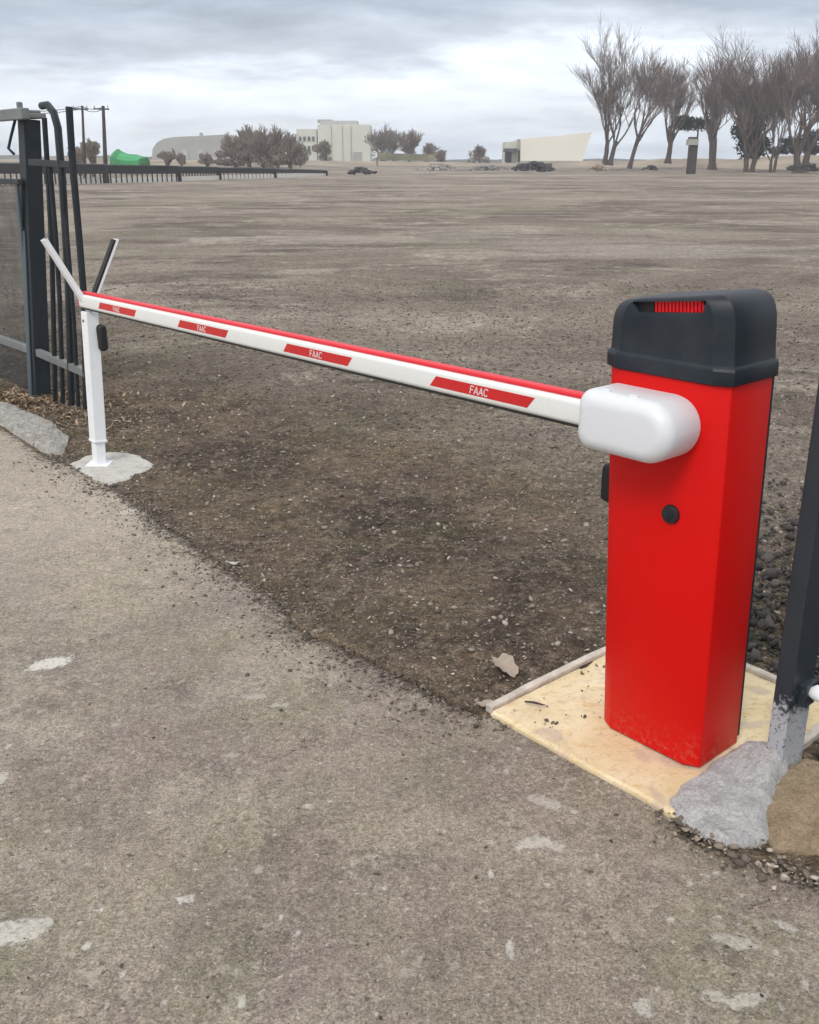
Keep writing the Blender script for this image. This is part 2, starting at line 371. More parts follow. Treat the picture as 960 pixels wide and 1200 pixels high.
def to_uv(x, y): return (x - Ov[0]) * Uv[0] + (y - Ov[1]) * Uv[1], (x - Ov[0]) * Vv[0] + (y - Ov[1]) * Vv[1]

# road
us = nonuni([(-250, -30, 25), (-30, -6, 50), (-6, 1.6, 420), (1.6, 8, 30), (8, 250, 20)])
ws = np.concatenate([[0, .004, .015, .03], np.linspace(.05, 3.2, 150), np.linspace(3.5, 9, 14), [12, 20, 40, 100]])
UU, WW = np.meshgrid(us, ws, indexing='ij'); VV = border(UU) - WW
X = Ov[0] + Uv[0] * UU + Vv[0] * VV; Y = Ov[1] + Uv[1] * UU + Vv[1] * VV
Z = fbm(X, Y, 1.2, 3) * .010 + fbm(X, Y, 9., 3) * .0025
Z -= np.where(WW < .001, .012, np.where(WW < .01, .004, np.where(WW < .02, .002, 0)))
patch = np.zeros_like(X); pstr = np.zeros_like(X)
_pr = random.Random(5)
extra = [(_pr.uniform(0, 960), _pr.uniform(860, 1195), _pr.uniform(.003, .012), _pr.uniform(.003, .007), _pr.uniform(-40, 40), _pr.uniform(.3, .9)) for _ in range(70)]
extra += [(_pr.gauss(640, 45), _pr.gauss(980, 22), _pr.uniform(.004, .011), _pr.uniform(.003, .007), _pr.uniform(-40, 40), _pr.uniform(.4, .9)) for _ in range(16)]
extra += [(_pr.uniform(760, 960), _pr.uniform(1020, 1190), _pr.uniform(.004, .014), _pr.uniform(.003, .009), _pr.uniform(-40, 40), _pr.uniform(.4, .9)) for _ in range(22)]
for px, py, rx, ry, rot, st in extra + [(58, 777, .064, .034, 30, 1), (14, 1095, .062, .030, 10, .75), (45, 1085, .03, .018, 10, .6), (218, 1057, .020, .014, 0, .8), (205, 1100, .014, .008, 0, .5), (630, 985, .040, .022, 0, .5),
                                (610, 990, .02, .012, 20, .7), (655, 992, .02, .012, 0, .5), (640, 940, .05, .02, -30, .35), (860, 1100, .045, .018, -20, .35), (880, 1170, .04, .014, 20, .4), (920, 1080, .03, .012, -30, .5), (755, 1180, .018, .02, 0, .5),
                                (325, 825, .035, .010, 10, .35), (300, 815, .04, .015, 10, .2), (840, 1165, .03, .012, 0, .4), (360, 945, .016, .008, 0, .5), (270, 998, .014, .006, 0, .5), (150, 600, .05, .03, 20, .2), (0, 915, .02, .03, 0, .5), (695, 1060, .012, .01, 0, .4)]:
    c = un(px, py); a = R(rot); dx = X - c.x; dy = Y - c.y
    q = np.sqrt(((dx * math.cos(a) + dy * math.sin(a)) / rx) ** 2 + ((-dx * math.sin(a) + dy * math.cos(a)) / ry) ** 2)
    f = np.clip(1.5 - .95 * q, -.5, 1.2); better = f > patch; pstr = np.where(f > np.maximum(patch, -.2), st, pstr); patch = np.maximum(patch, f)
paler_left = np.clip((-UU - 1.2) / 3.5, 0, .42)  # road colour grows paler towards its far left end
soil = np.exp(-WW / .085) * .85 * (UU < -.42) + np.exp(-WW / .05) * .75 * (UU >= .2)
road = grid('road', X, Y, Z, M['asphalt'], dict(soil=soil, patch=patch, pstr=pstr, paler_left=paler_left)); tag(road, kind='structure')

# lot
xs = nonuni([(-1200, -60, 30), (-60, -8, 60), (-8, -3.2, 60), (-3.2, 3.0, 300), (3.0, 8, 60), (8, 60, 60), (60, 1200, 30)])
ys = nonuni([(-280, -10, 10), (-10, 1.2, 20), (1.2, 6.5, 260), (6.5, 16, 160), (16, 60, 160), (60, 160, 60), (160, 760, 40)])
X, Y = np.meshgrid(xs, ys, indexing='ij'); UU, VV = to_uv(X, Y); D = VV - border(UU)
def lot_z(X, Y, D):
    r = np.hypot(X, Y)
    z = -.004 + fbm(X, Y, 3.0, 4) * .020 + fbm(X, Y, 22., 3) * .012 * np.clip(12 / (r + 1), 0, 1) + fbm(X * .6, Y, .35, 4) * np.clip((r - 5) / 20, 0, 1) * .045
    z += np.clip((r - 110) / 80, 0, 1) ** 1.5 * .9 * (1 + .8 * fbm(X, Y, .03, 3))
    return np.where(D < -.02, -.09, .001 + z * np.clip(D / .12, .12, 1))
Z = lot_z(X, Y, D)
dn = fbm(X, Y, .7, 4); damp = np.clip(1.25 - (D + dn * 1.6 + .25 * fbm(X, Y, 5., 3)) / 2.1, 0, 1)
lot = grid('dirt_lot', X, Y, Z, M['dirt'], dict(damp=damp)); tag(lot, kind='structure')

# ------------------------------------------------------------------ pebbles and soil crumbs
ico_bm = bmesh.new(); bmesh.ops.create_icosphere(ico_bm, subdivisions=1, radius=1); ico_bm.verts.ensure_lookup_table()
IV = np.array([v.co[:] for v in ico_bm.verts]); IF = np.array([[v.index for v in f.verts] for f in ico_bm.faces]); ico_bm.free()
def scatter(name, pts, rad, tone, mat, flat=.6, jit=.25, label=None, kind='stuff'):
    n = len(pts); v = IV[None] * (1 + RNG.normal(0, jit, (n, len(IV), 1)).clip(-.45, .45)) * (rad[:, None, None]) * np.stack([np.ones(n), RNG.uniform(.55, 1, n), RNG.uniform(.35, 1, n) * flat], -1)[:, None, :]
    a = RNG.uniform(0, 2 * math.pi, n); ca, sa = np.cos(a)[:, None], np.sin(a)[:, None]
    tl = RNG.normal(0, .35, n)[:, None]
    z = v[..., 2] + v[..., 0] * tl
    x = v[..., 0] * ca - v[..., 1] * sa; y = v[..., 0] * sa + v[..., 1] * ca
    v = np.stack([x, y, z], -1) + pts[:, None, :]
    f = (IF[None] + (np.arange(n) * len(IV))[:, None, None]).reshape(-1, 3)
    o = pyobj(name, v.reshape(-1, 3), f, mat, attrs=dict(tone=np.repeat(tone, len(IV))))
    if label: tag(o, label, cat=name.replace('_', ' '))
    if kind: tag(o, kind=kind)
    return o
def view_pts(n, x0, x1, y0, y1, power=1.0):
    """points over the lot, even in the picture rather than on the ground, so far ground is sparser"""
    px = RNG.uniform(x0, x1, n); py = y0 + (y1 - y0) * RNG.uniform(0, 1, n) ** power
    y = -(py - 600) / F; dy = math.cos(PITCH) + y * math.sin(PITCH); dz = -math.sin(PITCH) + y * math.cos(PITCH); t = -H / dz
    return (px - 480) / F * t, dy * t
def inslab(u, v): return (u > -.40) & (u < .26) & (v > -.2) & (v < .57)
x, y = view_pts(80000, -260, 1220, 330, 960); u_, v_ = to_uv(x, y); D = v_ - border(u_)
k = (D > .0) & ~inslab(u_, v_); x, y, D = x[k], y[k], D[k]; r = np.hypot(x, y)
rad = (.0010 * r) * RNG.lognormal(0, .5, len(x)); rad = np.clip(rad, .0012, .014)
z = lot_z(x, y, D) + rad * .15
tone = np.clip(RNG.beta(1.7, 2.3, len(x)), 0, 1)
gm = mat_tone('gravel_grains', [(0, (.045, .038, .032)), (.25, (.11, .092, .076)), (.55, (.235, .195, .155)), (.85, (.42, .37, .31)), (1, (.66, .61, .54))])
scatter('gravel', np.stack([x, y, z], -1), rad, tone, gm, label='fine brown and grey gravel spread over the bare earth lot')
# bigger pale stones
x, y = view_pts(2600, -100, 1060, 380, 900); u_, v_ = to_uv(x, y); D = v_ - border(u_); k = (D > .02) & ~inslab(u_, v_); x, y, D = x[k], y[k], D[k]
rad = RNG.lognormal(math.log(.0052), .5, len(x)); z = lot_z(x, y, D) + rad * .2
scatter('pale_stones', np.stack([x, y, z], -1), np.clip(rad, .002, .016), RNG.beta(4, 2, len(x)), gm, label='pale chips of stone lying among the darker gravel')
# soil crumbs spilled over the road edge
n = 8500; uu = RNG.uniform(-3.6, -.3, n); ww = RNG.laplace(.0, .055, n); vv = border(uu) - ww
x = Ov[0] + Uv[0] * uu + Vv[0] * vv; y = Ov[1] + Uv[1] * uu + Vv[1] * vv; rad = RNG.lognormal(math.log(.0028), .5, n).clip(.0012, .011)
scatter('soil_crumbs', np.stack([x, y, fbm(x, y, 1.2, 3) * .01 + rad * .3 + .001], -1), rad, RNG.beta(1.5, 3, n), gm, label='dark crumbs of soil spilled along the edge of the road')
n = 420; x, y = view_pts(n, -60, 1020, 600, 1195); u_, v_ = to_uv(x, y); k = v_ < border(u_) - .03; x, y = x[k], y[k]; rad = RNG.lognormal(math.log(.0022), .5, len(x)).clip(.001, .008)
scatter('road_grit', np.stack([x, y, fbm(x, y, 1.2, 3) * .01 + rad * .3], -1), rad, RNG.beta(.9, 2.0, len(x)), gm, label='loose grit scattered on the worn road surface')
# dark rocks beyond the slab
x, y = view_pts(7000, 868, 1300, 470, 905); u_, v_ = to_uv(x, y); D = v_ - border(u_); rr = np.hypot(x, y)
k = (D > .25) & ~inslab(u_, v_) & (u_ > -.95) & (rr < 5.5) & ((v_ > .60) | (u_ > .31)) & (RNG.random(len(x)) < np.clip((4.9 - rr) / 1.9, 0, 1)); x, y = x[k], y[k]; rad = RNG.lognormal(math.log(.0095), .5, len(x)).clip(.004, .028)
rm = mat_tone('dark_rock', [(0, (.022, .021, .023)), (.5, (.055, .05, .05)), (.85, (.12, .11, .105)), (1, (.22, .2, .19))], bump=.006)
scatter('dark_rocks', np.stack([x, y, RNG.uniform(.0, .022, len(x))], -1), rad, RNG.beta(1.5, 2.5, len(x)), rm, flat=.9, label='dark angular rocks heaped behind the cream slab')
# leaf litter and dry stalks around the fence foot
def litter(name, n, cx, cy, sx, sy, mat, label, ln=.03):
    a = RNG.uniform(0, 2 * math.pi, n); x = RNG.normal(cx, sx, n); y = RNG.normal(cy, sy, n); l = RNG.lognormal(math.log(ln), .5, n).clip(.008, .07); wd = l * RNG.uniform(.1, .45, n)
    u_, v_ = to_uv(x, y); k = v_ > border(u_) + .01; a, x, y, l, wd = a[k], x[k], y[k], l[k], wd[k]; n = len(x)
    z = np.full(n, .0) + RNG.uniform(.0, .02, n); c, s = np.cos(a), np.sin(a)
    dz = RNG.normal(0, .25, n) * l
    P = [(-l * c / 2, -l * s / 2, -dz), (-s * wd / 2, c * wd / 2, .25 * wd), (l * c / 2, l * s / 2, dz), (s * wd / 2, -c * wd / 2, .25 * wd), (s * 0, s * 0, -.3 * wd)]
    v = np.stack([np.stack([x + p[0], y + p[1], z + p[2]], -1) for p in P], 1).reshape(-1, 3)
    b = (np.arange(n) * 5)[:, None]; f = np.concatenate([b + np.array([[0, 1, 4]]), b + np.array([[1, 2, 4]]), b + np.array([[2, 3, 4]]), b + np.array([[3, 0, 4]])])
    o = pyobj(name, v, f, mat); return tag(o, label, 'leaf litter', kind='stuff')
strawm = plain('dry_straw', (.36, .27, .19), .8, .35, 30)
c1 = un(70, 480); litter('leaf_litter', 900, c1.x, c1.y, .28, .26, strawm, 'dry leaves and stalks gathered at the foot of the fence', .022)
c1 = un(15, 468); litter('dry_grass', 1500, c1.x, c1.y, .32, .12, strawm, 'bleached straw lying along the top of the left kerb', .03)
c1 = un(170, 500); litter('leaf_scraps', 300, c1.x, c1.y, .33, .25, plain('pale_scraps', (.40, .35, .29), .8, .3, 30), 'pale leaf scraps on the soil beside the white support post', .015)

# ------------------------------------------------------------------ cream slab under the barrier, its timber edging
SU0, SU1, SV0, SV1 = -.374, .237, -.176, .545
def subdiv_slab(name, poly_fn, n1, n2, top, mat, amp=.002):
    pass
N = 110
uu = np.linspace(SU0, SU1, N); vv = np.linspace(SV0, SV1, N); A, B = np.meshgrid(uu, vv, indexing='ij')
jb = fbm(A * 1.0, A * 0 + 8, 9., 2) * .012
Bj = B + jb * np.exp(-(B - SV0) / .06)
Zs = .009 + fbm(A, B, 5., 4) * .004; Zs = np.where(B < SV0 + .008, Zs - .005, Zs); 
bm = bmesh.new(); g = [[bm.verts.new((A[i, j], Bj[i, j], Zs[i, j])) for j in range(N)] for i in range(N)]
for i in range(N - 1):
    for j in range(N - 1): bm.faces.new((g[i][j], g[i + 1][j], g[i + 1][j + 1], g[i][j + 1]))
per = [g[i][0] for i in range(N)] + [g[N - 1][j] for j in range(1, N)] + [g[i][N - 1] for i in range(N - 2, -1, -1)] + [g[0][j] for j in range(N - 2, 0, -1)]
low = [bm.verts.new((p.co.x, p.co.y, -.10)) for p in per]
for i in range(len(per)): j = (i + 1) % len(per); bm.faces.new((per[i], low[i], low[j], per[j]))
o = bmobj('concrete_slab', bm, M['slab'], world=MUV, smooth=True); tag(o, 'cream painted concrete slab carrying the red barrier cabinet', 'concrete slab')
def board(a, b, wdt, zt, label):
    bm = bmesh.new(); n = 14; pa, pb = Vector(a), Vector(b); d = (pb - pa).normalized(); s = Vector((-d.y, d.x, 0)); secs = []
    for i in range(n + 1):
        c = pa.lerp(pb, i / n); j = random.uniform(-.0025, .0025); j2 = random.uniform(-.0015, .0015)
        secs.append([c - s * (wdt / 2 + j) + Vector((0, 0, -.06)), c + s * (wdt / 2 - j) + Vector((0, 0, -.06)), c + s * (wdt / 2 - j) + Vector((0, 0, zt + j2)), c - s * (wdt / 2 + j) + Vector((0, 0, zt + j2))])
    loft(bm, secs); o = bmobj('timber_edging', bm, M['timber'], world=MUV, bevel=.002, seg=1); return tag(o, label, 'edging board', 'timber boards edging the slab')
board((SU0 - .014, SV0 + .01, 0), (SU0 - .014, SV1 + .02, 0), .024, .021, 'weathered whitish timber board along the slab edge nearest the boom')
board((SU0 + .0, SV1 + .015, 0), (SU1 + .03, SV1 + .015, 0), .024, .020, 'weathered timber board along the rear edge of the slab behind the cabinet')
board((SU1 + .015, SV1 + .0, 0), (SU1 + .015, .27, 0), .024, .020, 'weathered timber board on the slab side by the dark gate post')
# crumbs on slab
n = 40; pu = RNG.uniform(SU0 + .02, -.16, n); pv = RNG.uniform(-.14, .35, n); x = Ov[0] + Uv[0] * pu + Vv[0] * pv; y = Ov[1] + Uv[1] * pu + Vv[1] * pv
scatter('slab_crumbs', np.stack([x, y, np.full(n, .0115)], -1), RNG.lognormal(math.log(.0032), .5, n).clip(.0015, .008), RNG.beta(.8, 4, n), gm, label='small dark crumbs lying on the cream slab')

def hit_plane(px, py, c):
    d = un(px, py, 0) - Vector((0, 0, H)); t = (c - (Vector((0, 0, H)) - O).dot(V)) / d.dot(V); X_ = Vector((0, 0, H)) + d * t
    return (X_ - O).dot(U), X_.z
# ------------------------------------------------------------------ the barrier
BAR = empty('barrier_gate', P3(0, .1, .03), -ANG, 'red barrier cabinet with dark cap and long white boom with red stickers', 'barrier')
def shear(bm):
    for v in bm.verts:
        k = v.co.z / .95; v.co.x = v.co.x * (1 + .100 * min(k, 1.03)) - .042 * k
def sect(z, du=0., dv=0., ch=.036, cv=.020, back=.188, hw=.1455):
    h = hw - du
    return [Vector(p) for p in ((-h + ch, dv, z), (h - ch, dv, z), (h, cv + dv, z), (h, back - dv, z), (-h, back - dv, z), (-h, cv + dv, z))]
bm = bmesh.new(); loft(bm, [sect(.012), sect(.956)]); shear(bm)
bmobj('cabinet_body', bm, M['red'], BAR, bevel=.0035, seg=3, smooth=True, world=MUV)
bm = bmesh.new(); box(bm, (0, .1925, .49), (.290, .009, .92)); shear(bm); bmobj('rear_panel', bm, M['cap'], BAR, bevel=.002, world=MUV)
bm = bmesh.new(); box(bm, (0, .1, .018), (.24, .15, .012)); bmobj('base_plate', bm, M['cap'], BAR, world=MUV)
# cap
bm = bmesh.new(); o_ = -.0065
loft(bm, [sect(.948, o_ + .004, o_ + .004), sect(.951, o_, o_), sect(.980, o_, o_), sect(.986, o_ + .002, o_ + .002), sect(.990, -.001, -.001), sect(1.02, .001, .000), sect(1.05, .002, .000),
          sect(1.075, .004, .000), sect(1.092, .008, .0005), sect(1.105, .014, .001), sect(1.114, .022, .002), sect(1.120, .031, .004), sect(1.1235, .041, .008), sect(1.125, .054, .014)])
def slant(bm):
    shear(bm)
    for v in bm.verts:
        if v.co.z > .99: v.co.z = .99 + (v.co.z - .99) * (1 + .95 * (v.co.x + .035))
slant(bm)
cap = bmobj('cap', bm, M['cap'], None, world=None)
slot = [hit_plane(*q, 0.) for q in ((740, 354), (749, 366), (823, 367), (827, 353))]
print('slot', slot)
bc = bmesh.new()
vs = []
for v in (-.04, .030):
    for (a, b) in slot: vs.append(bc.verts.new((a, v, b)))
bc.faces.new(vs[0:4]); bc.faces.new(vs[4:8][::-1])
for i in range(4): bc.faces.new((vs[i], vs[4 + i], vs[4 + (i + 1) % 4], vs[(i + 1) % 4]))
bmesh.ops.recalc_face_normals(bc, faces=bc.faces)
cm = bpy.data.meshes.new('cut'); bc.to_mesh(cm); bc.free(); co = bpy.data.objects.new('cut', cm); COL.objects.link(co)
md = cap.modifiers.new('b', 'BOOLEAN'); md.operation = 'DIFFERENCE'; md.object = co; md.solver = 'EXACT'
bpy.context.view_layer.update(); dg = bpy.context.evaluated_depsgraph_get()
nm = bpy.data.meshes.new_from_object(cap.evaluated_get(dg)); bpy.data.objects.remove(co); bpy.data.meshes.remove(cm)
bpy.data.objects.remove(cap)
bm = bmesh.new(); bm.from_mesh(nm)
cap = bmobj('cap', bm, M['cap'], BAR, smooth=True, world=MUV, bevel=.0012, seg=2, angle=24)
zm0, zm1 = (slot[0][1] + slot[1][1]) / 2, (slot[2][1] + slot[3][1]) / 2; u_a, u_b = slot[0][0], slot[3][0]
def at_slot(t): return u_a + (u_b - u_a) * t, zm0 + (zm1 - zm0) * t
ry = Matrix.Rotation(-math.atan2(zm1 - zm0, u_b - u_a), 3, 'Y'); W_ = u_b - u_a
bm = bmesh.new(); u_, z_ = at_slot(.63); box(bm, (u_, .026, z_), (W_ * .72, .008, .030), ry)
for i in range(15):
    u_, z_ = at_slot(.30 + .68 * i / 14); box(bm, (u_, .0185, z_), (W_ * .026, .009, .029), ry)
bmobj('warning_light', bm, M['lens'], cap, world=MUV)
bm = bmesh.new(); u_, z_ = at_slot(.13); box(bm, (u_, .022, z_), (W_ * .27, .012, .030), ry); bmobj('light_shroud', bm, M['blackrub'], cap, world=MUV)
# lock
bm = bmesh.new(); bmesh.ops.create_cone(bm, cap_ends=True, segments=28, radius1=.0235, radius2=.021, depth=.010, matrix=Matrix.Translation((.0, -.004, 0)) @ Matrix.Rotation(R(90), 4, 'X'))
LKZ = .0
lu, lz = hit_plane(785, 603, -.006)
bmesh.ops.translate(bm, verts=bm.verts, vec=(lu, 0, lz)); lk = bmobj('lock', bm, M['blackrub'], BAR, bevel=.0015, smooth=True, world=MUV)
bm = bmesh.new(); bmesh.ops.create_cone(bm, cap_ends=True, segments=24, radius1=.010, radius2=.009, depth=.004, matrix=Matrix.Translation((lu, -.0105, lz)) @ Matrix.Rotation(R(90), 4, 'X')); box(bm, (lu, -.0135, lz), (.002, .003, .011))
bmobj('lock_barrel', bm, M['fence'], lk, smooth=True, world=MUV)
# arm cover: capsule, round at the pivot end
def rrect(w0, w1, h0, h1, r_right, r_left, n=10):
    pts = []
    for cx, cz, r, a0 in ((w1 - r_right, h1 - r_right, r_right, 90), (w1 - r_right, h0 + r_right, r_right, 0), (w0 + r_left, h0 + r_left, r_left, -90), (w0 + r_left, h1 - r_left, r_left, 180)):
        for k in range(n + 1):
            a = R(a0 - 90 * k / n); pts.append((cx + r * math.cos(a), cz + r * math.sin(a)))
    return pts
def cover_sec(v, ins):
    return [Vector((a, v, b)) for a, b in rrect(-.185 + ins, .070 - ins, .7780 + ins, .9180 - ins, .0699 - ins, max(.003, .034 - ins * .4))]
bm = bmesh.new(); secs = [cover_sec(-.002, .004), cover_sec(-.012, .0)]
secs.append(cover_sec(-.098, .0))
for k in range(1, 9): a = R(90 * k / 8); secs.append(cover_sec(-.098 - .034 * math.sin(a), .034 * (1 - math.cos(a))))
loft(bm, secs); cv = bmobj('arm_cover', bm, M['white'], BAR, smooth=True, world=MUV)
# pivot shaft behind
# boom
bn = P3(-.120, -.066, .8510)
fx = unY(98, 351.5, un(117, 548).y + .10)
far = fx; bd = (far - bn); BL = bd.length; bd.normalize()
bs = bd.cross(Vector((0, 0, 1))).normalized()          # horizontal, square to boom
if bs.dot(V) > 0: bs = -bs                             # towards the viewer side
bz = bs.cross(bd).normalized();
if bz.z < 0: bz = -bz
MB = Matrix(((bd.x, bs.x, bz.x, bn.x), (bd.y, bs.y, bz.y, bn.y), (bd.z, bs.z, bz.z, bn.z), (0, 0, 0, 1)))  # local: x along boom, y outward, z up
def bsec(x, pts): return [Vector((x, a, b)) for a, b in pts]
prof = [(a, b) for a, b in rrect(-.023, .023, -.033, .029, .013, .013, 6)]
bm = bmesh.new(); loft(bm, [bsec(0, prof), bsec(BL * .25, prof), bsec(BL * .5, prof), bsec(BL * .75, prof), bsec(BL, prof)])
arm = bmobj('boom_arm', bm, M['boomw'], BAR, smooth=True, world=MB)
prof2 = rrect(-.023, .010, .0285, .0400, .005, .005, 4)
bm = bmesh.new(); loft(bm, [bsec(.02, prof2), bsec(BL + .004, prof2)]); bmobj('red_edge_strip', bm, M['redrub'], arm, smooth=True, world=MB)
prof3 = rrect(-.016, .016, -.0395, -.0325, .003, .003, 3)
bm = bmesh.new(); loft(bm, [bsec(.02, prof3), bsec(BL, prof3)]); bmobj('bottom_seal', bm, M['blackrub'], arm, smooth=True, world=MB)
bm = bmesh.new(); loft(bm, [bsec(BL, rrect(-.024, .024, -.034, .030, .013, .013, 6)), bsec(BL + .006, rrect(-.024, .024, -.034, .030, .013, .013, 6))]); bmobj('end_cap', bm, M['redrub'], arm, world=MB)
def boom_t(px):
    a, b = 0., BL
    for _ in range(40):
        mid = (a + b) / 2
        if pr(bn + bd * mid + bs * .023)[0] > px: a = mid
        else: b = mid
    return (a + b) / 2
LET = {'F': [[(0, 0), (.0, 1)], [(0, 1), (.62, 1)], [(0, .52), (.5, .52)]], 'A': [[(0, 0), (.36, 1), (.72, 0)], [(.3, .30), (.56, .30)]], 'C': [[(.70, .86), (.48, 1), (.2, .97), (.02, .7), (.02, .3), (.2, .03), (.48, 0), (.66, .14)]]}
def lettering(bm, text, x0, z0, h, adv, y, th, italic=.18, sgn=-1):
    x = 0
    for ch in text:
        for st in LET[ch]:
            for (a, b), (c, d) in zip(st, st[1:]):
                p = Vector((x0 + sgn * (x + (a + italic * b) * h), y, z0 + b * h)); q = Vector((x0 + sgn * (x + (c + italic * d) * h), y, z0 + d * h))
                t = (q - p).normalized(); p -= t * th * .4; q += t * th * .4
                beam(bm, p, q, .0012, th, up=Vector((0, 1, 0))) if False else beam(bm, p, q, th, .0012, up=Vector((0, 1, 0)))
        x += (.82 if ch == 'F' else adv) * h
for (xa, xb) in ((115, 160), (208, 268), (332, 413), (504, 627)):
    t0, t1 = boom_t(xa), boom_t(xb)          # t0 farther
    zt, zb = .0125, -.0165; sl = .026
    bm = bmesh.new(); y0, y1 = .0226, .0238
    f_ = [bm.verts.new((t0 - sl, y1, zt)), bm.verts.new((t1, y1, zt)), bm.verts.new((t1 + sl, y1, zb)), bm.verts.new((t0, y1, zb))]
    g_ = [bm.verts.new((v.co.x, y0, v.co.z)) for v in f_]
    bm.faces.new(f_); bm.faces.new(g_[::-1])
    for i in range(4): bm.faces.new((f_[i], g_[i], g_[(i + 1) % 4], f_[(i + 1) % 4]))
    st = bmobj('sticker', bm, M['sticker'], arm, world=MB)
    bm = bmesh.new(); hh = .0190; adv = .96; wd = hh * (adv * 2 + 1.57)
    lettering(bm, 'FAAC', (t0 + t1) / 2 + wd / 2 + .002, -.0118, hh, adv, .0242, .0026)
    bmobj('lettering', bm, M['letter'], st, world=MB)
# small clip seams on the cover
for u0 in (-.12, -.045):
    bm = bmesh.new(); box(bm, (u0, -.100, .9185), (.022, .007, .006), Matrix.Rotation(R(-18), 3, 'X')); bmobj('cover_clip', bm, M['white'], cv, bevel=.0008, seg=1, world=MUV)
# photocell on the far flank
def photocell(parent, loc, hh=.055, hw=.020):
    bm = bmesh.new(); secs = []
    for y, ins in ((0, 0), (.046, 0), (.056, .003), (.060, .008)):
        secs.append([Vector((a, -y, b)) for a, b in rrect(-hw + ins, hw - ins, -hh + ins, hh - ins, hw - ins - .002, hw - ins - .002, 5)])
    loft(bm, secs); return bmobj('photocell', bm, M['blackrub'], parent, smooth=True, world=Matrix.Translation(loc) @ Matrix.Rotation(-ANG, 4, 'Z') @ Matrix.Rotation(R(-90), 4, 'Z'))
pu_, pz_ = hit_plane(699, 561, .10)
pu_, pz_ = hit_plane(699, 561, .055); photocell(BAR, P3(-.165, .055, pz_), .050, .019)

# ------------------------------------------------------------------ white support post with V fork
pb = un(117, 546); t_base = (pb - bn).dot(bd)
psup = unY(105, 365, pb.y + .05)                          # under the boom
SUP = empty('support_post', pb, 0, 'slim white square post with V shaped fork catching the boom tip', 'support post')
def lerp(a, b, t): return a + (b - a) * t
up = (psup - pb)
bm = bmesh.new(); beam(bm, lerp(pb, psup, .16), psup, .070, .060, up=bs); bmobj('upper_tube', bm, M['postw'], SUP, bevel=.004)
bm = bmesh.new(); beam(bm, pb, lerp(pb, psup, .17), .056, .050, up=bs); bmobj('lower_tube', bm, M['postw'], SUP, bevel=.004)
bm = bmesh.new(); beam(bm, lerp(pb, psup, .165), lerp(pb, psup, .18), .076, .066, up=bs); bmobj('collar', bm, M['postw'], SUP, bevel=.003)
bm = bmesh.new(); box(bm, pb + Vector((0, 0, .012)), (.11, .10, .008)); bmobj('foot_plate', bm, M['postw'], SUP, bevel=.002)
def solve_dir(px, py):
    best = None
    for s in np.linspace(-.8, .8, 321):
        for zt in np.linspace(.05, .6, 56):
            q = pr(psup + bs * float(s) + Vector((0, 0, float(zt)))); e = (q[0] - px) ** 2 + (q[1] - py) ** 2
            if best is None or e < best[0]: best = (e, float(s), float(zt))
    return best
for (tx, ty) in ((50, 281), (138, 279)):
    e, s, zt = solve_dir(tx, ty); print('fork', e, s, zt)
    tip = psup + bs * s + Vector((0, 0, zt)); root = psup + bs * (.006 if s > 0 else -.006)
    ax = (tip - root).normalized(); sd_ = bd; q_ = ax.cross(sd_).normalized()
    bm = bmesh.new(); Wd = .036
    if q_.dot(bs) < 0: q_ = -q_
    if s < 0: q_ = -q_
    # channel: web on the outside with two flanges
    cen = lerp(root, tip, .5); ln = (tip - root).length
    def chan(off_s, off_q, ws_, wq_):
        mm = Matrix(((sd_.x, q_.x, ax.x, 0), (sd_.y, q_.y, ax.y, 0), (sd_.z, q_.z, ax.z, 0), (0, 0, 0, 1))); mm.translation = cen + sd_ * off_s + q_ * off_q
        bmesh.ops.create_cube(bm, size=1, matrix=mm @ Matrix.Diagonal((ws_, wq_, ln, 1)))
    chan(0, .0, Wd, .004); fl_ = .0215 if s > 0 else .011; chan(Wd / 2, -fl_ * .42, .004, fl_); chan(-Wd / 2, -fl_ * .42, .004, fl_)
    bmobj('fork_arm', bm, M['postw'] if s > 0 else M['postw'], SUP)
    if s < 0 or True:
        bm = bmesh.new()
        mm = Matrix(((sd_.x, q_.x, ax.x, 0), (sd_.y, q_.y, ax.y, 0), (sd_.z, q_.z, ax.z, 0), (0, 0, 0, 1))); mm.translation = cen + q_ * (-.0065 if s > 0 else -.0125)
        bmesh.ops.create_cube(bm, size=1, matrix=mm @ Matrix.Diagonal((Wd - (.008 if s > 0 else -.001), .007 if s > 0 else .016, ln - .02, 1))); bmobj('fork_dark_strip', bm, M['blackrub'], SUP)  # dark strip along the inner side of the fork channel
bm = bmesh.new(); bmesh.ops.create_cone(bm, cap_ends=True, segments=10, radius1=.007, radius2=.006, depth=.006, matrix=Matrix.Translation(psup + bs * .035 - Vector((0, 0, .04))) @ bs.to_track_quat('Z', 'Y').to_matrix().to_4x4()); bmobj('bolt', bm, M['steel'], SUP)
pc = unY(121, 396, pb.y + .03)
bm = bmesh.new(); secs = []
for y, ins in ((0, 0), (.03, 0), (.038, .004), (.043, .009)): secs.append([Vector((a, -y, b)) for a, b in rrect(-.022 + ins, .022 - ins, -.062 + ins, .062 - ins, .019 - ins, .019 - ins, 5)])
loft(bm, secs); ph2 = bmobj('photocell', bm, M['blackrub'], SUP, smooth=True, world=Matrix.Translation(Vector((pc.x - .02, pc.y + .02, pc.z))) @ Matrix.Rotation(-ANG, 4, 'Z') @ Matrix.Rotation(R(90), 4, 'Z'))
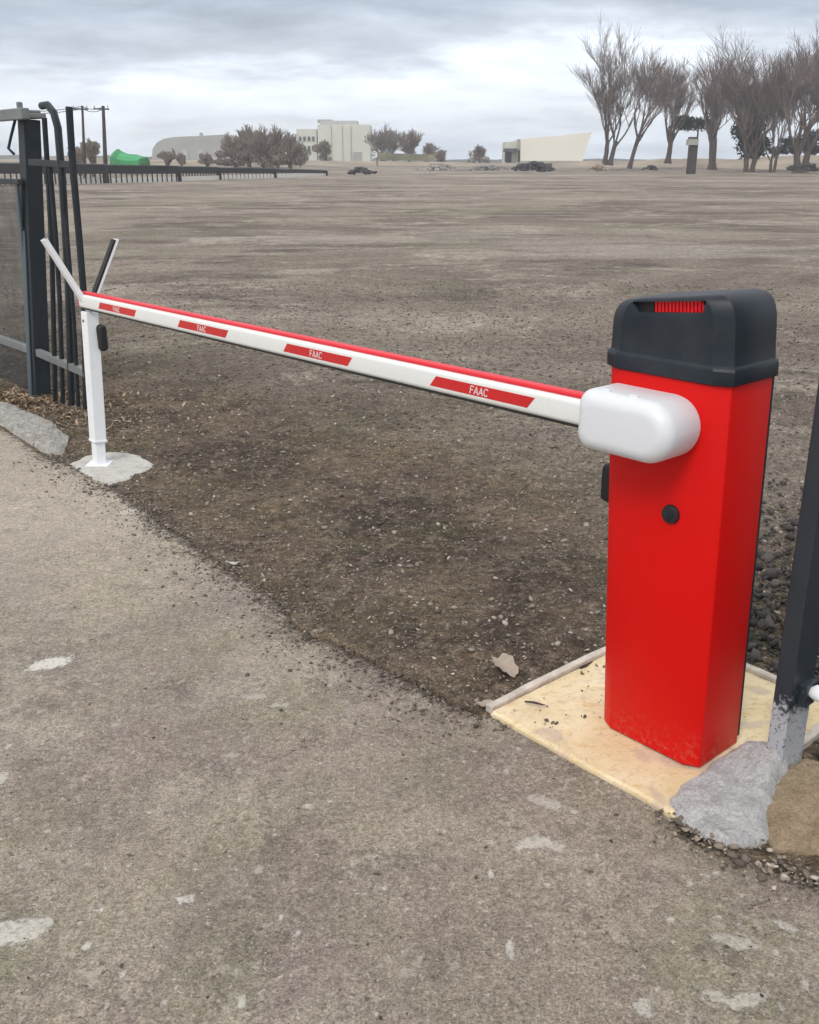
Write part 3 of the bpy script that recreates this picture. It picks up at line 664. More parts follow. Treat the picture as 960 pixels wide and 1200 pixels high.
# whitewashed pad
def patch_obj(name, pxs, h, mat, label, cat, cell=.006, amp=.35, edge_z=-.03, hfun=None, ragged=.010, soft=.035, **kw):
    P = np.array([un(*q)[:2] for q in pxs]); lo = P.min(0) - .03; hi = P.max(0) + .03
    nx, ny = ((hi - lo) / cell).astype(int) + 2; X, Y = np.meshgrid(lo[0] + np.arange(nx) * cell, lo[1] + np.arange(ny) * cell, indexing='ij')
    ins = np.zeros(X.shape, bool); dist = np.full(X.shape, 9.)
    for i in range(len(P)):
        ax, ay = P[i]; bx, by = P[(i + 1) % len(P)]
        ins ^= ((ay > Y) != (by > Y)) & (X < (bx - ax) * (Y - ay) / (by - ay + 1e-12) + ax)
        t = np.clip(((X - ax) * (bx - ax) + (Y - ay) * (by - ay)) / ((bx - ax) ** 2 + (by - ay) ** 2), 0, 1); dist = np.minimum(dist, np.hypot(X - ax - t * (bx - ax), Y - ay - t * (by - ay)))
    sd = np.where(ins, dist, -dist) + fbm(X, Y, 16., 4) * ragged * 2.2
    k = np.clip(sd / soft, 0, 1); prof_ = 1 - (1 - k) ** 2.2
    base_h = h * prof_ if hfun is None else hfun(X, Y) * prof_
    Z = base_h + (fbm(X, Y, 22., 4) * .6 + fbm(X, Y, 90., 3) * .5) * h * amp * (.3 + .7 * k); Z = np.where(sd <= 0, edge_z + np.clip(sd * .2, -.02, 0), Z)
    keep = sd > -cell * 1.6; idx = np.arange(nx * ny).reshape(nx, ny); c = keep[:-1, :-1] & keep[1:, :-1] & keep[1:, 1:] & keep[:-1, 1:]
    f = np.stack([idx[:-1, :-1][c], idx[1:, :-1][c], idx[1:, 1:][c], idx[:-1, 1:][c]], -1)
    used = np.unique(f); mp = np.full(nx * ny, -1); mp[used] = np.arange(len(used)); v = np.stack([X.ravel(), Y.ravel(), Z.ravel()], -1)[used]
    o = pyobj(name, v, mp[f], mat, smooth=True); return tag(o, label, cat)
patch_obj('concrete_pad', [(82, 545), (100, 536), (128, 531), (152, 532), (176, 540), (181, 546), (168, 556), (150, 562), (128, 571), (105, 558)], .012, M['pad'], 'whitewashed concrete pad under the slim white support post', 'concrete pad')
# grey painted footing and ochre concrete at the right gate post
pt = P3(.262, .165)
def hf(X, Y): return .022 + .050 * np.exp(-((X - pt.x) ** 2 + (Y - pt.y) ** 2) / .13 ** 2) + fbm(X, Y, 9., 2) * .012
patch_obj('concrete_footing', [(776, 945), (800, 918), (835, 895), (870, 885), (905, 893), (925, 905), (915, 925), (904, 960), (908, 985), (880, 992), (850, 994), (815, 977), (790, 962)], .03, M['foot'], 'rough grey painted concrete footing heaped around the foot of the dark post', 'concrete footing', hfun=hf, amp=.36, ragged=.008, cell=.004)
def hf2(X, Y): return .018 + fbm(X, Y, 7., 3) * .014
patch_obj('ochre_concrete', [(880, 915), (905, 900), (940, 890), (985, 905), (1030, 950), (1060, 1020), (1000, 1010), (955, 1000), (930, 1002), (905, 1000), (893, 980)], .02, M['yel'], 'ochre stained broken concrete beside the grey footing at the right edge', 'broken concrete', hfun=hf2, amp=.6, ragged=.012, cell=.004)
x, y = [], []
for _ in range(420):
    t = random.random(); px = lerp(770, 1010, t) + random.gauss(0, 12); py = lerp(948, 1052, t ** 1.0) + (14 * math.sin(t * 3.14)) + random.gauss(0, 10); q = un(px, py); x.append(q.x); y.append(q.y)
x = np.array(x); y = np.array(y); rad = RNG.lognormal(math.log(.0045), .55, len(x)).clip(.002, .016)
scatter('broken_edging', np.stack([x, y, rad * .3 + .003], -1), rad, RNG.beta(1.6, 1.6, len(x)), gm, label='crumbled bits of concrete and stone below the grey footing')

# ------------------------------------------------------------------ right gate post and rail
base = P3(.2665, .192)
GP = empty('gate_post', base, -ANG, 'tall dark slate steel post cropped by the right edge, paint peeling at its foot', 'gate post')
bm = bmesh.new(); box(bm, (.2665, .1935, 1.0), (.043, .106, 2.0)); bmobj('post_tube', bm, M['post'], GP, bevel=.003, world=MUV)
bm = bmesh.new(); box(bm, (.2665, .1935, 2.004), (.050, .113, .006)); bmobj('post_cap', bm, M['post'], GP, bevel=.002, world=MUV)
bm = bmesh.new(); q0 = un(926, 775, 0); 
hu, hz = hit_plane(938, 779, .19)
box(bm, (.2665 + .03, .2, .215), (.02, .05, .06)); bmobj('hinge_plate', bm, M['post'], GP, bevel=.002, world=MUV)
hl = empty('hinged_rail', P3(.30, .2, .215), -ANG, 'dark steel rail with rounded whitish end bracketed to the right post', 'rail')
bm = bmesh.new(); tube(bm, [(.305, .20, .222), (.318, .20, .226), (.335, .20, .226), (.352, .20, .224)], [.012, .019, .019, .014], 14); bmobj('rail_end', bm, M['postw'], hl, smooth=True, world=MUV)
bm = bmesh.new(); beam(bm, P3(.35, .2, .222), P3(1.9, .24, .222), .03, .03); bmobj('rail_bar', bm, M['post'], hl, bevel=.002)
FR = empty('picket_panel', P3(1.1, .21, 0), -ANG, 'dark picket panel running on beyond the right edge of the picture', 'fence panel')
bm = bmesh.new(); beam(bm, P3(.43, .205, 1.75), P3(1.9, .24, 1.75), .04, .04); bmobj('top_rail', bm, M['post'], FR)
for i in range(11):
    bm = bmesh.new(); a = P3(.47 + i * .135, .205, .225); beam(bm, a, a + Vector((0, 0, 1.6)), .022, .022); bmobj('picket', bm, M['post'], FR)

# ------------------------------------------------------------------ left gate: post, leaf and screened panel
YP = un(47, 463).y
def seg3(p1, p2, Ya=None): return unY(*p1, Ya), unY(*p2, Ya)
lp = un(47, 465)
LG = empty('gate_post', lp, 0, 'thick dark left gate post with flat cap and small hook', 'gate post')
top = unY(34, 140, YP); bm = bmesh.new(); beam(bm, Vector((lp.x, lp.y, -.05)), top, .098, .098, up=V); bmobj('post_tube', bm, M['fence'], LG, bevel=.004)
bm = bmesh.new(); a = unY(34, 139, YP); beam(bm, a, a + Vector((0, 0, .028)), .15, .15, up=V); beam(bm, a + Vector((0, 0, .028)), a + Vector((0, 0, .045)), .11, .11, up=V); beam(bm, a + Vector((-.045, 0, .045)), a + Vector((-.045, 0, .09)), .03, .03, up=V)
bmobj('post_cap', bm, M['steel'], LG, bevel=.006)
bm = bmesh.new(); tube(bm, [unY(*q, YP - .07) for q in ((18, 140), (13, 160), (10, 174), (17, 181))], .009, 6); bmobj('hook', bm, M['fence'], LG)
bm = bmesh.new(); a_, b_ = unY(36, 410, YP - .053), unY(44, 463, YP - .053); beam(bm, lerp(Vector((lp.x, lp.y, -.03)), top, .0) - V * .054 - U * .02, lerp(Vector((lp.x, lp.y, 0)), top, .62) - V * .054 - U * .02, .052, .007, up=V); bmobj('lit_face_strip', bm, M['blue'], LG)  # paler strip on the dark post, the lit look of this face put into colour
# leaf right of the post, running towards the support post
def on_line(px, py, v0):
    """sight line meets the vertical plane v = v0 of the fence"""
    d = un(px, py, 0) - Vector((0, 0, H)); t = (v0 - (Vector((0, 0, H)) - O).dot(V)) / d.dot(V); return Vector((0, 0, H)) + d * t
VF = uv(lp)[1]
GL = empty('gate_leaf', on_line(70, 470, VF), 0, 'dark picket gate leaf with bent tops beside the white support post', 'gate leaf')
print('VF', VF, uv(lp), [tuple(on_line(*q, VF)) for q in ((97, 478), (0, 392), (43, 412))])
def lrp(px, py): return on_line(px, py, VF)
bm = bmesh.new(); beam(bm, lrp(45, 413), lrp(101, 437), .035, .045); bmobj('bottom_rail', bm, M['steel'], GL, bevel=.003)
bm = bmesh.new(); beam(bm, lrp(36, 190), lrp(86, 193), .03, .035); bmobj('top_rail', bm, M['fence'], GL, bevel=.003)
picks = [([(52, 138), (57, 215), (61, 300), (65, 470)], .030), ([(49, 124), (56, 123), (63, 132), (68, 150), (74, 225), (80, 330), (84, 474)], .040),
         ([(58, 190), (65, 270), (70, 350), (74, 472)], .028), ([(81, 125), (85, 190), (93, 280), (99, 355), (101, 478)], .038), ([(71, 195), (80, 290), (87, 380), (92, 476)], .024)]
for pts, wd in picks:
    bm = bmesh.new(); tube(bm, [lrp(*q) + V * -.0 for q in pts], wd * .5, 8); bmobj('picket', bm, M['fence'], GL, smooth=True)
# screened panel left
SP = empty('screened_panel', on_line(10, 455, VF), 0, 'fence panel hung with grey see-through netting at the left edge', 'fence panel')
Lft = -1.35
def lw(px, py): return on_line(px, py, VF + .02)
a = lw(24, 216); b = lw(36, 458); ul = -2.0
def left_ext(p, k=1.9): return p - U * k
bm = bmesh.new(); v4 = [bm.verts.new(q) for q in (left_ext(b), b, a, left_ext(a))]; bm.faces.new(v4)
r = bmesh.ops.extrude_face_region(bm, geom=bm.faces[:]); bmesh.ops.translate(bm, verts=[e for e in r['geom'] if isinstance(e, bmesh.types.BMVert)], vec=V * .006)
bmobj('netting', bm, M['net'], SP)
zr = lw(30, 408)
bm = bmesh.new(); beam(bm, left_ext(lw(38, 410)), lw(38, 410), .045, .05); bmobj('bottom_rail', bm, M['steel'], SP, bevel=.004)
bm = bmesh.new(); tp = lw(30, 133); beam(bm, left_ext(tp), tp, .05, .06); bmobj('top_rail', bm, M['steel'], SP, bevel=.006)
bm = bmesh.new(); tp = lw(24, 213); beam(bm, left_ext(tp), tp, .03, .03); bmobj('middle_rail', bm, M['fence'], SP, bevel=.004)
bm = bmesh.new(); beam(bm, lw(20, 213), lw(27, 290), .034, .02, up=V); beam(bm, lw(27, 290), lw(40, 455), .034, .02, up=V); bmobj('side_frame', bm, M['blue'], SP, bevel=.003)
# left kerb
def kerb():
    front = [(-160, 440), (0, 500), (50, 533), (72, 536)]; back = [(-160, 430), (0, 470), (60, 495), (82, 512)]
    A_ = [un(*q) for q in front]; B_ = [un(*q) for q in back]; n = 60; mcs = 12; vs = []; fs = []
    def pl(P, t):
        t *= len(P) - 1; i = min(int(t), len(P) - 2); return P[i].lerp(P[i + 1], t - i)
    for i in range(n + 1):
        a, b = pl(A_, i / n), pl(B_, i / n); e = min(1, (n - i) / 14) ** .8
        for j in range(mcs + 1):
            s = j / mcs; p = a.lerp(b, s); hgt = .040 * e * (math.sin(math.pi * s) ** .5) + mnoise.fractal(p * 14, 1, 2, 4) * .020 + mnoise.fractal(p * 50, 1, 2, 4) * .008
            if j in (0, mcs): hgt = -.04
            vs.append((p.x, p.y, hgt))
    for i in range(n):
        for j in range(mcs): k0 = i * (mcs + 1) + j; fs.append((k0, k0 + 1, k0 + mcs + 2, k0 + mcs + 1))
    k0 = n * (mcs + 1); fs.append(tuple(range(k0, k0 + mcs + 1)))
    return tag(pyobj('kerb', vs, fs, M['kerb'], smooth=True), 'rough grey concrete kerb ending before the white support post', 'kerb')
kerb()

# ------------------------------------------------------------------ loose things on the ground
def flake(name, px, py, rx, ry, rot, mat, label, cat, curl=.012, z=.012, seed=0):
    c = un(px, py, 0); n = 22; rnd = random.Random(seed); rr = [1 + rnd.uniform(-.22, .22) for _ in range(n)]
    bm = bmesh.new(); rings = []
    for t in (1, .66, .33):
        ring = []
        for i in range(n):
            a = 2 * math.pi * i / n; x = math.cos(a) * rx * rr[i] * t; y = math.sin(a) * ry * rr[i] * t
            ring.append(bm.verts.new((x, y, curl * (t ** 2) * (math.sin(a * 2 + 1) * .6 + .5) + mnoise.noise(Vector((x * 40, y * 40, seed))) * .006)))
        rings.append(ring)
    cc = bm.verts.new((0, 0, 0))
    for A_, B_ in zip(rings, rings[1:]):
        for i in range(n): bm.faces.new((A_[i], A_[(i + 1) % n], B_[(i + 1) % n], B_[i]))
    for i in range(n): bm.faces.new((rings[-1][i], rings[-1][(i + 1) % n], cc))
    top_ = list(bm.faces); r = bmesh.ops.extrude_face_region(bm, geom=top_); bmesh.ops.translate(bm, verts=[e for e in r['geom'] if isinstance(e, bmesh.types.BMVert)], vec=(0, 0, .0025))
    o = bmobj(name, bm, mat, None, smooth=True, world=Matrix.Translation(c + Vector((0, 0, z))) @ Matrix.Rotation(R(rot), 4, 'Z')); return tag(o, label, cat)
flake('dry_leaf', 591, 785, .033, .062, 15, M['leaf'], 'large pale curled leaf on dark soil between the road edge and cabinet', 'leaf', .016, .012, 3)
flake('flat_stone', 568, 829, .024, .014, 20, M['leaf'], 'flat pale stone at the corner where the timber edging meets the road', 'stone', .004, .010, 5)
flake('paper_scrap', 273, 664, .026, .011, -10, M['pad'], 'small whitish scrap lying on the soil edge halfway along the road', 'scrap', .008, .012, 8)
bm = bmesh.new(); a, b = un(615, 822, .021), un(637, 826, .021); tube(bm, [a, a.lerp(b, .5) + Vector((0, 0, .002)), b], [.0025, .0035, .002], 6)
tag(bmobj('twig', bm, M['wood']), 'short dark twig lying on the timber edging of the slab', 'twig')

# ------------------------------------------------------------------ far fence
fb = [(-60, 217.5), (40, 216.5), (125, 215), (210, 212.8), (257, 210.8), (322, 208.6), (382, 206.2)]
ft = [(-60, 190), (40, 191), (125, 192.5), (210, 194.5), (257, 196), (322, 197.6), (382, 199.5)]
FP = [un(*q) for q in fb]; FT = [unY(t[0], t[1], p.y).z for t, p in zip(ft, FP)]
FF = empty('far_fence', FP[3], 0, 'low black rail fence running into the distance along the left of the lot', 'fence')
def fl(t):
    i = min(int(t), len(FP) - 2); k = t - i; return FP[i].lerp(FP[i + 1], k), lerp(FT[i], FT[i + 1], k)
for i, (p, tz) in enumerate(zip(FP, FT)):
    bm = bmesh.new(); box(bm, p + Vector((0, -.02, (tz - .05) / 2)), (.42 if i > 1 else .3, .12, tz - .05)); bmobj('fence_post', bm, M['farfence'], FF)
for i in range(len(FP) - 1):
    a, b = FP[i], FP[i + 1]; bm = bmesh.new(); hh = .36
    za, zb = FT[i], FT[i + 1]
    beam(bm, a + Vector((0, 0, za - .26 * za)), b + Vector((0, 0, zb - .26 * zb)), .10, .46 * (za + zb) / 2); bmobj('rail_board', bm, M['farfence'], FF)
    bm = bmesh.new(); beam(bm, a + Vector((0, 0, za)), b + Vector((0, 0, zb)), .16, .05); bmobj('capping_rail', bm, M['steel'], FF)
npk = 86
for k in range(npk):
    p, tz = fl((k + .5) / npk * (len(FP) - 1)); bm = bmesh.new(); beam(bm, p + Vector((0, 0, .02)), p + Vector((0, 0, tz * .6)), .085, .05); bmobj('picket', bm, M['farfence'], FF)
bm = bmesh.new()
for i in range(len(FP) - 1): beam(bm, FP[i] + Vector((0, .35, .14)), FP[i + 1] + Vector((0, .35, .14)), .25, .42)
tag(bmobj('low_kerb_wall', bm, M['pad']), 'pale low kerb wall just behind the far black rail fence', 'kerb wall')

# ------------------------------------------------------------------ far ground: low banks
def bank(name, pts, mat, width, seed, kind='structure', label=None, cat=None):
    """pts: (px, top py, distance); lumpy ridge"""
    secs = []; vs = []; fs = []; n = 120; m_ = 10
    tt = np.linspace(0, len(pts) - 1, n + 1)
    for t in tt:
        i = min(int(t), len(pts) - 2); k = t - i; px = lerp(pts[i][0], pts[i + 1][0], k); py = lerp(pts[i][1], pts[i + 1][1], k); Y_ = lerp(pts[i][2], pts[i + 1][2], k)
        P = unY(px, py, Y_); hh = P.z
        for j in range(m_ + 1):
            s = j / m_ * 2 - 1; z = hh * (1 - s * s) * (1 + .28 * mnoise.fractal(Vector((P.x * .09, j * .6, seed)), 1, 2, 4)) - .3 * abs(s)
            vs.append((P.x, Y_ + s * width, z))
    for i in range(n):
        for j in range(m_): k0 = i * (m_ + 1) + j; fs.append((k0, k0 + 1, k0 + m_ + 2, k0 + m_ + 1))
    o = pyobj(name, vs, fs, mat, smooth=True); tag(o, label, cat, kind=kind); return o
bank('bank', [(-400, 184, 190), (100, 186, 190), (300, 188, 190), (420, 189, 190), (560, 191, 190), (700, 189, 180), (800, 186, 170), (960, 184, 165), (1400, 180, 165)], M['sand'], 18, 4)
bank('hill', [(-500, 182, 520), (100, 183, 520), (500, 187, 520), (960, 186, 520), (1500, 182, 520)], plain('distant_scrub', (.10, .10, .09), .95, .5, .05), 60, 9)

# ------------------------------------------------------------------ far buildings
def bld(name, px0, px1, ytop, ybot, Yd, label):
    a = unY(px0, ybot, Yd); b = unY(px1, ybot, Yd); return empty(name, Vector(((a.x + b.x) / 2, Yd, 0)), 0, label, 'building')
def bbox(parent, name, px0, px1, ytop, ybot, Yd, depth, mat, yoff=0., z0=None):
    a = unY(px0, ytop, Yd); b = unY(px1, ybot, Yd); zb = b.z if z0 is None else z0
    bm = bmesh.new(); box(bm, ((a.x + b.x) / 2, Yd + yoff + depth / 2, (a.z + zb) / 2), (b.x - a.x, depth, a.z - zb)); return bmobj(name, bm, mat, parent)
Yc = 340.
B1 = bld('factory_building', 346, 436, 141, 190, Yc, 'tall cream factory block with stepped roof in the centre distance')
bbox(B1, 'wall', 372, 434, 146, 190, Yc, 22, M['cream'], z0=-1); bbox(B1, 'side_wing', 347, 371.7, 151, 190, Yc, 20, M['cream'], .8, z0=-1)
bbox(B1, 'roof_block', 374, 418, 141, 145.8, Yc, 12, M['roof'], 3); bbox(B1, 'roof_block', 371, 388, 139.5, 143, Yc, 5, M['greyb'], 3.5)
for i, x_ in enumerate((388, 401, 411)): bbox(B1, 'wall_rib', x_, x_ + 1.2, 147, 190, Yc, .4, M['greyb'], -.42, z0=0)
for i in range(4): bbox(B1, 'window', 350 + i * 5.2, 353 + i * 5.2, 160, 165, Yc, .3, M['glass'], .45)
for i in range(4): bbox(B1, 'window', 350 + i * 5.2, 353 + i * 5.2, 171, 176, Yc, .3, M['glass'], .45)
bbox(B1, 'door', 414, 424, 178, 190, Yc, .3, M['greyb'], -.33, z0=0)
Yw = 360.
B2 = bld('warehouse', 178, 266, 156, 190, Yw, 'hazy grey warehouse with curved roof at the left horizon')
bm = bmesh.new(); pr_ = [(178, 184), (179, 174), (184, 167), (192, 162.5), (204, 160.5), (240, 159), (264, 157.5), (266, 160), (266, 192), (178, 192)]
f0 = [bm.verts.new(unY(*q, Yw)) for q in pr_]; g0 = [bm.verts.new(v.co + Vector((0, 30, 0))) for v in f0]
bm.faces.new(f0); bm.faces.new(g0[::-1])
for i in range(len(f0)): bm.faces.new((f0[i], g0[i], g0[(i + 1) % len(f0)], f0[(i + 1) % len(f0)]))
bmobj('wall', bm, M['greyb'], B2); bbox(B2, 'vent_stack', 231, 234, 155, 160, Yw, 2, M['greyb'], 4)
for x_ in (196, 214, 232, 250): bbox(B2, 'loading_door', x_, x_ + 7, 176, 190, Yw, .3, M['roof'], -.33, z0=0)
Ys = 210.
B3 = bld('long_shed', 592, 694, 154, 190, Ys, 'long pale yellow shed with sloping end behind the lot, left of the tall trees')
bm = bmesh.new(); pr_ = [(610, 163), (655, 159), (694, 154.5), (688, 170), (683, 186), (683, 192), (610, 192)]
f0 = [bm.verts.new(unY(*q, Ys)) for q in pr_]; g0 = [bm.verts.new(v.co + Vector((0, 14, 0))) for v in f0]
bm.faces.new(f0); bm.faces.new(g0[::-1])
for i in range(len(f0)): bm.faces.new((f0[i], g0[i], g0[(i + 1) % len(f0)], f0[(i + 1) % len(f0)]))
bmobj('wall', bm, M['cream2'], B3)
bbox(B3, 'entrance_block', 594, 608, 166, 192, Ys, 8, M['cream'], 1.5); bbox(B3, 'entrance_canopy', 591, 606, 174, 178, Ys, 3, M['rubble'], -1); bbox(B3, 'door', 592.5, 600, 178, 190, Ys, .4, M['rubble'], 1.05)
bbox(B3, 'gutter', 606.5, 609, 163, 176, Ys, 1, M['greyb'], -.2); bbox(B3, 'plinth', 609, 690, 188.5, 192, Ys, .6, M['greyb'], -.7)
# green sheeting covered stack
Yg = 120.
bm = bmesh.new(); pr_ = [(129, 188), (129, 176), (131, 174), (136, 178), (143, 180.5), (152, 181.5), (160, 182.5), (162, 184), (162, 192), (129, 192)]
secs = []
for k in range(7):
    y = k * .9; s = math.sin(math.pi * (k + .6) / 7.2); c0 = unY(151, 190, Yg)
    secs.append([Vector((unY(*q, Yg).x + random.uniform(-.12, .12), Yg + y, .3 + (unY(*q, Yg).z - .3) * (.55 + .45 * s) + random.uniform(-.1, .1))) for q in pr_])
loft(bm, secs); tag(bmobj('covered_stack', bm, M['green']), 'stack covered in bright green sheeting behind the far fence', 'covered stack')

# ------------------------------------------------------------------ utility poles
Yu = 95.
tops = []
for px, nm in ((98, 'left'), (122.5, 'right')):
    b = unY(px, 190, Yu); b.z = 0; t_ = unY(px - 1.5, 124, Yu)
    o = empty('utility_pole', b, 0, 'thin dark utility pole behind the gate, ' + ('the one nearer the gate pickets' if nm == 'left' else 'the one nearer the green sheeting'), 'utility pole', 'pair of utility poles')
    bm = bmesh.new(); tube(bm, [b, b.lerp(t_, .5), t_], [.22 if nm == 'right' else .16, .18 if nm == 'right' else .13, .14 if nm == 'right' else .10], 8); bmobj('pole', bm, M['wood'], o, smooth=True)
    bm = bmesh.new(); beam(bm, t_ + Vector((-.9, 0, -.25)), t_ + Vector((.5, 0, -.28)), .12, .12); bmobj('crossarm', bm, M['wood'], o)
    for dx in (-.8, -.1, .4):
        bm = bmesh.new(); tube(bm, [t_ + Vector((dx, 0, -.2)), t_ + Vector((dx, 0, .02))], .05, 6); bmobj('insulator', bm, M['greyb'], o)
    tops.append(t_)
bm = bmesh.new()
for dz in (-.05, -.25):
    A_ = tops[0] + Vector((-9, 6, dz)); B_ = tops[0] + Vector((0, 0, dz)); C_ = tops[1] + Vector((0, 0, dz)); 
    for p, q in ((A_, B_), (B_, C_)): tube(bm, [p.lerp(q, k / 8) - Vector((0, 0, .25 * math.sin(math.pi * k / 8))) for k in range(9)], .035, 4)
tag(bmobj('overhead_wires', bm, M['wood']), 'overhead wires strung between the two utility poles', 'wires')

# ------------------------------------------------------------------ trees
def branch_tree(name, base, height, spread, label, group, seed, trunk_r, stems=1, fork=.25, lean=0., levels=5, mat_t=None, mat_c=None, density=1., dirv=None, curve_up=.8, thin=.018, cat='tree', depth_sp=1.0, width=None):
    rnd = random.Random(seed); root = empty(name, base, 0, label, cat, group)
    TV, TF, CV, CF = [], [], [], []
    def addtube(Vl, Fl, pts, rads, seg):
        b0 = len(Vl); prev = None
        for i, p in enumerate(pts):
            t = (pts[min(i + 1, len(pts) - 1)] - pts[max(i - 1, 0)]).normalized(); s = t.orthogonal().normalized(); q = t.cross(s)
            for k in range(seg): a = 2 * math.pi * k / seg; Vl.append(tuple(p + (s * math.cos(a) + q * math.sin(a)) * rads[i]))
        for i in range(len(pts) - 1):
            for k in range(seg): Fl.append((b0 + i * seg + k, b0 + i * seg + (k + 1) % seg, b0 + (i + 1) * seg + (k + 1) % seg, b0 + (i + 1) * seg + k))
    def grow(p, d, ln, r, lv):
        n = 4 if lv < levels - 1 else 3; pts = [p]; cur = p; dd = d.copy()
        for i in range(n):
            dd = (dd + Vector((rnd.gauss(0, .10), rnd.gauss(0, .10), curve_up * .16 + rnd.gauss(0, .06)))).normalized()
            cur = cur + dd * ln / n; pts.append(cur)
        r1 = max(r * .55, thin * .6); rads = [lerp(r, r1, i / n) for i in range(n + 1)]
        if lv <= 1: addtube(TV, TF, pts, rads, 7)
        else: addtube(CV, CF, pts, rads, 4 if lv < 3 else 3)
        if lv >= levels: return
        kids = rnd.choice((3, 4, 4, 5) if lv < levels - 1 else (6, 7, 9)); kids = max(2, int(kids * density + rnd.random() * .6))
        for i in range(kids):
            k = (rnd.uniform(.3, 1) if i else 1.0); idx = min(int(k * n), n - 1); q = pts[idx].lerp(pts[idx + 1], k * n - idx) if k < 1 else pts[-1]
            ang = rnd.uniform(.22, .62) * spread; ax = dd.orthogonal().normalized(); ax.rotate(Matrix.Rotation(rnd.uniform(0, 6.28), 3, dd)); nd = dd.copy(); nd.rotate(Matrix.Rotation(ang, 3, ax)); nd.y *= depth_sp; nd.normalize()
            if nd.z < .05 and lv < 3: nd.z = abs(nd.z) + .15; nd.normalize()
            rr = max(thin, lerp(r, r1, k) * rnd.uniform(.5, .72)); grow(q, nd, ln * rnd.uniform(.58, .86), rr, lv + 1)
    b = Vector(base)
    for s in range(stems):
        d = Vector((lean + (s - (stems - 1) / 2) * .16 * spread, rnd.uniform(-.05, .05), 1)).normalized()
        p0 = b + Vector(((s - (stems - 1) / 2) * trunk_r * 1.9, 0, -.4)); tl = height * fork
        pts = [p0 + d * tl * k / 4 + Vector((rnd.gauss(0, .02) * tl * .3, 0, 0)) for k in range(5)]; rads = [trunk_r * (1.45 if k == 0 else 1) * (1 - .07 * k) for k in range(5)]
        addtube(TV, TF, pts, rads, 9)
        nm = 4 if stems > 1 else 6
        for i in range(nm):
            a = 6.28 * (i + rnd.uniform(-.3, .3)) / nm; an = rnd.uniform(.16, .62) * spread
            nd = Vector((math.cos(a) * math.sin(an) + lean, math.sin(a) * math.sin(an) * depth_sp, math.cos(an))).normalized()
            q = pts[3].lerp(pts[4], rnd.uniform(-.6, 1)); grow(q, nd, height * rnd.uniform(.22, .33), trunk_r * rnd.uniform(.32, .48), 1)
    allv = np.array(TV + CV); zmax = np.percentile(allv[:, 2], 99.7); sca = (height) / (zmax - b.z)
    wsc = sca if width is None else width / 2 / np.percentile(np.abs(allv[:, 0] - b.x - lean * height * .6), 98)
    def fix(Vl):
        a = np.array(Vl); a[:, 2] = b.z + (a[:, 2] - b.z) * sca; a[:, 0] = b.x + (a[:, 0] - b.x) * (1 + (wsc - 1) * np.clip((a[:, 2] - b.z) / height * 2.5, 0, 1)); return a
    pyobj('trunk', fix(TV), TF, mat_t or M['bark'], root, smooth=True); pyobj('crown', fix(CV), np.array([f for f in CF]), mat_c or M['twig'], root)
    return root
def tree_at(px, ytop, ybase, Yd, wpx=None, **k):
    if wpx: k['width'] = wpx / F * Yd
    b = unY(px, ybase, Yd); t = unY(px, ytop, Yd); return branch_tree(base=b, height=t.z - b.z, **k)
G = 'bare trees on the right horizon'
tree_at(712, 34, 190, 140, wpx=84, lean=.12, name='bare_tree', spread=.72, label='tall bare fan-shaped tree with forked trunk, leftmost of the big trees', group=G, seed=5, trunk_r=.34, stems=2, fork=.20, levels=5, density=1.12, thin=.0125)
tree_at(738, 62, 194, 136, wpx=70, name='bare_tree', spread=.72, label='slender bare tree leaning right just behind the big fan-shaped tree', group=G, seed=9, trunk_r=.26, stems=1, fork=.34, lean=.16, levels=5, density=1.0, thin=.012)
tree_at(783, 76, 188, 150, wpx=44, name='bare_tree', spread=.7, label='short trunked bare tree standing alone between the slender tree and the grove', group=G, seed=14, trunk_r=.42, stems=1, fork=.22, lean=.05, levels=5, density=1.0, thin=.0125)
tree_at(835, 62, 196, 145, wpx=62, name='bare_tree', spread=.72, label='bare tree with thick straight dark trunk beside the short pillar', group=G, seed=21, trunk_r=.50, stems=1, fork=.30, lean=-.05, levels=5, density=1.0, thin=.0125)
tree_at(878, 44, 200, 130, wpx=105, name='bare_tree', spread=.85, label='broad dense bare tree with dark low crown, centre of the right grove', group=G, seed=27, trunk_r=.34, stems=2, fork=.13, levels=5, density=1.08, thin=.0125)
tree_at(905, 58, 201, 128, wpx=60, name='bare_tree', spread=.7, label='narrow bare tree squeezed between the broad tree and the one at the frame edge', group=G, seed=31, trunk_r=.22, stems=2, fork=.12, levels=5, density=1., thin=.0125)
tree_at(938, 38, 199, 126, wpx=100, name='bare_tree', spread=.75, label='tall bare tree with upright limbs at the right edge', group=G, seed=38, trunk_r=.42, stems=2, fork=.15, levels=5, density=1.05, thin=.013)
tree_at(985, 30, 199, 128, wpx=110, name='bare_tree', spread=.75, label='bare tree mostly cropped by the right edge of the picture', group=G, seed=44, trunk_r=.42, stems=2, fork=.15, levels=5, density=1.05, thin=.013)
